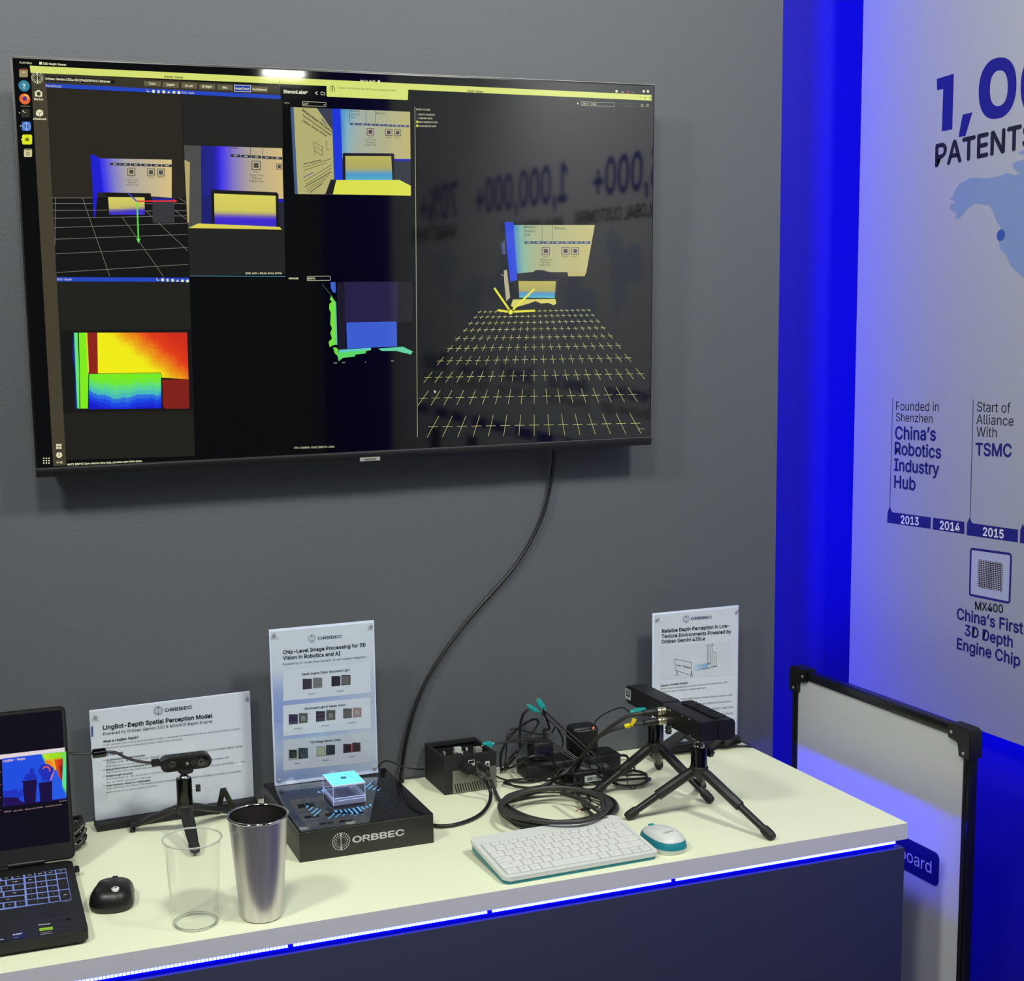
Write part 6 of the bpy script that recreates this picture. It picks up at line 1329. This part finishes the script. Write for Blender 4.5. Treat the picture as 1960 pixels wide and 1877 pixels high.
loops('coiled_cable', 'neatly tied thin black cable bundle right of the power adapter', (1204, 1489), 36, 15, 3, .0021, .003, .0046, .05, 'cable', start=[T(1120, 1493, .006), T(1150, 1494, .005)], end=[T(1160, 1482, .012), T(1186, 1470, .016), T(1208, 1463, .018), T(1214, 1472, .014), T(1195, 1480, .010)])
loops('coiled_cable', 'small bunch of thin black cable coiled before the power adapter', (1085, 1492), 26, 9, 5, .0017, .010, .0045, .14, 'cable')
t_ = loops('coiled_cable', 'short black cable bunched between small computer and power strip', (1112, 1505), 40, 6, 2, .0019, .003, .004, .08, 'cable')
cable('power_cable', 'black cord making a tall loop over the left transformer plug', [('v', 1012, 1357, -.058), ('v', 1002, 1366, -.055), ('v', 996, 1385, -.05), ('v', 995, 1410, -.05), ('v', 994, 1432, -.05), ('v', 984, 1450, -.055), T(968, 1470, .006)], .0026)
cable('power_cable', 'black cord with a wide loop hanging in front of the wall', [T(960, 1476, .006), ('v', 958, 1450, -.04), ('v', 968, 1420, -.035), ('v', 990, 1395, -.03), ('v', 1012, 1380, -.028), ('v', 1026, 1376, -.028), ('v', 1030, 1384, -.03), ('v', 1018, 1402, -.035), ('v', 1000, 1425, -.04), ('v', 984, 1442, -.045), ('v', 970, 1458, -.05), T(966, 1474, .008)], .0026)
cable('thin_lead', 'thin black lead arching left of the power strip', [T(966, 1466, .004), ('v', 969, 1440, -.045), ('v', 970, 1412, -.042), ('v', 976, 1397, -.04), ('v', 990, 1395, -.04), ('v', 1010, 1400, -.038), ('v', 1030, 1405, -.035), ('v', 1050, 1405, -.03)], .0014)
cable('power_cable', 'black cord rising from the left transformer plug to the blue connectors', [Vector((lx + .008, py0 + .03, zt2 + .021)), ('v', 1051, 1395, -.055), ('v', 1048, 1380, -.058), ('v', 1042, 1366, -.06), ('v', 1040, 1360, -.062)], .0026)
cable('thin_lead', 'thin black lead bending behind the two blue connectors', [('v', 1056, 1402, -.045), ('v', 1064, 1391, -.045), ('v', 1072, 1403, -.045), ('v', 1077, 1415, -.045), ('v', 1076, 1432, -.05)], .0018)
G4 = 'thin coaxial leads from the raised blue connectors'
for i, (dx_, dy_) in enumerate(((0, 0), (3, 4), (-4, 6), (1, 11))):
    cable('coaxial_lead', '%s thin coaxial lead running down from the raised blue connectors' % ('uppermost', 'second highest', 'third highest', 'lowest')[i], [('v', 1040 + dx_ * .6 - (6 if i > 1 else 0), 1358 + dy_ * .5, -.062), ('v', 1062 + dx_, 1378 + dy_, -.075), ('v', 1092 + dx_, 1404 + dy_, -.10), ('v', 1118 + dx_, 1427 + dy_, -.13), ('v', 1142 + dx_ * 1.5, 1450 + dy_, -.16), ('v', 1157 + dx_, 1474 + dy_, -.19), T(1164 + dx_, 1496, .006)], .0013, 'cable', G4)
G5 = 'thin coaxial leads from the connector on the small computer'
for i, (dx_, dy_) in enumerate(((0, 0), (0, 9), (3, 4))):
    cable('coaxial_lead', '%s thin coaxial lead stretching right from the small computer’s blue connector' % ('uppermost', 'lowest', 'middle')[i], [('v', 945, 1423.5 + dy_ * .1, -.0665), ('v', 975, 1417 + dy_ * .4, -.075), ('v', 1010, 1412 + dy_, -.085), ('v', 1050, 1418 + dy_ * 1.1, -.10), ('v', 1085, 1436 + dy_, -.12), ('v', 1115, 1458 + dy_ * .6, -.15), ('v', 1142, 1478 + dy_ * .5, -.18), T(1160 + dx_, 1496, .006)], .0013, 'cable', G5)
cable('coaxial_lead', 'thin black lead arching from the bar camera past the red light', [Vector((rx0 - .036, X(1238, 1348.5, rx0 - .001).y + .004, H + .165)), ('v', 1190, 1354, -.22), ('v', 1165, 1362, -.20), ('v', 1146, 1374, -.19), ('v', 1134, 1390, -.185), ('v', 1128, 1410, -.185), ('v', 1126, 1432, -.185), ('v', 1128, 1455, -.19), T(1132, 1482, .004)], .0014)
cable('black_lead', 'black lead crossing the power adapter toward the tripod foot', [('v', 1130, 1435, py0 - .012), ('v', 1145, 1450, py0 - .02), ('v', 1158, 1470, py0 - .03), T(1166, 1490, .010), T(1160, 1500, .004)], .0020)
cable('black_lead', 'black lead curving over the left end of the power strip', [T(962, 1472, .006), T(985, 1466, .020), ('v', 1010, 1450, py0 - .012), ('v', 1036, 1446, py0 - .014), ('v', 1056, 1455, py0 - .014), T(1066, 1472, .020), T(1070, 1486, .010)], .0026)
cable('wall_lead', 'black lead bending down beside the right end of the power strip', [Vector((px1 - .0, py0 + .03, H + .020)), T(1198, 1446, .010), T(1203, 1455, .004), T(1206, 1462, .003)], .0028)
cable('black_lead', 'thin black lead snaking between the big coil and the back tripod foot', [T(1090, 1500, .006), T(1110, 1505, .004), T(1122, 1513, .004), T(1127, 1523, .006), T(1130, 1534, .012)], .0018)
# frayed copper strands at a cable end
t = thing('frayed_wire_end', 'frayed copper strands sticking out of a cable end inside the coil', 'wire', tuple(T(1110, 1551, .02)))
c_ = T(1112, 1550, .022); random.seed(9)
obj('sleeve', tube(B(), [c_ + Vector((.03, -.012, .006)), c_ + Vector((.012, -.004, .003)), c_], .0026, 8, 4), M['cable'], t)
for i in range(9):
    a_ = random.uniform(PI * .6, PI * 1.7); e_ = c_ + Vector((math.cos(a_) * .012, math.sin(a_) * .012, random.uniform(-.004, .007)))
    obj('strand', tube(B(), [c_, c_.lerp(e_, .5) + Vector((0, 0, .002)), e_], .0005, 5, 3), mat('copper_%d' % i, (214, 140, 84) if i % 3 else (170, 60, 40), .35, .6), t)
# wire tie
cable('wire_tie', 'thin black wire tie lying under the tied cable bundle', [T(1201, 1478, .014), T(1200, 1492, .012), T(1203, 1503, .006), T(1210, 1510, .001), T(1216, 1507, .001), T(1219, 1503, .001)], .0009, cat='wire tie')
# lamps of the hall seen mirrored in the television
r0 = ray((543, 141)); h0 = CAM + r0 * ((TVC - CAM).dot(TVN) / r0.dot(TVN)); d_ = (r0 - TVN * (2 * r0.dot(TVN))).normalized(); p_ = h0 + d_ * 4.2
t = thing('ceiling_lamp', 'narrow white lamp above the hall, mirrored in the television’s top edge', 'lamp', tuple(p_))
obj('tube', box(B(), (p_.x - .10, p_.y - .01, p_.z - .009), (p_.x + .10, p_.y + .01, p_.z + .009), .004), M['tube'], t)
obj('housing', box(B(), (p_.x - .11, p_.y - .02, p_.z + .0095), (p_.x + .11, p_.y + .02, p_.z + .05), .004), M['alu'], t)
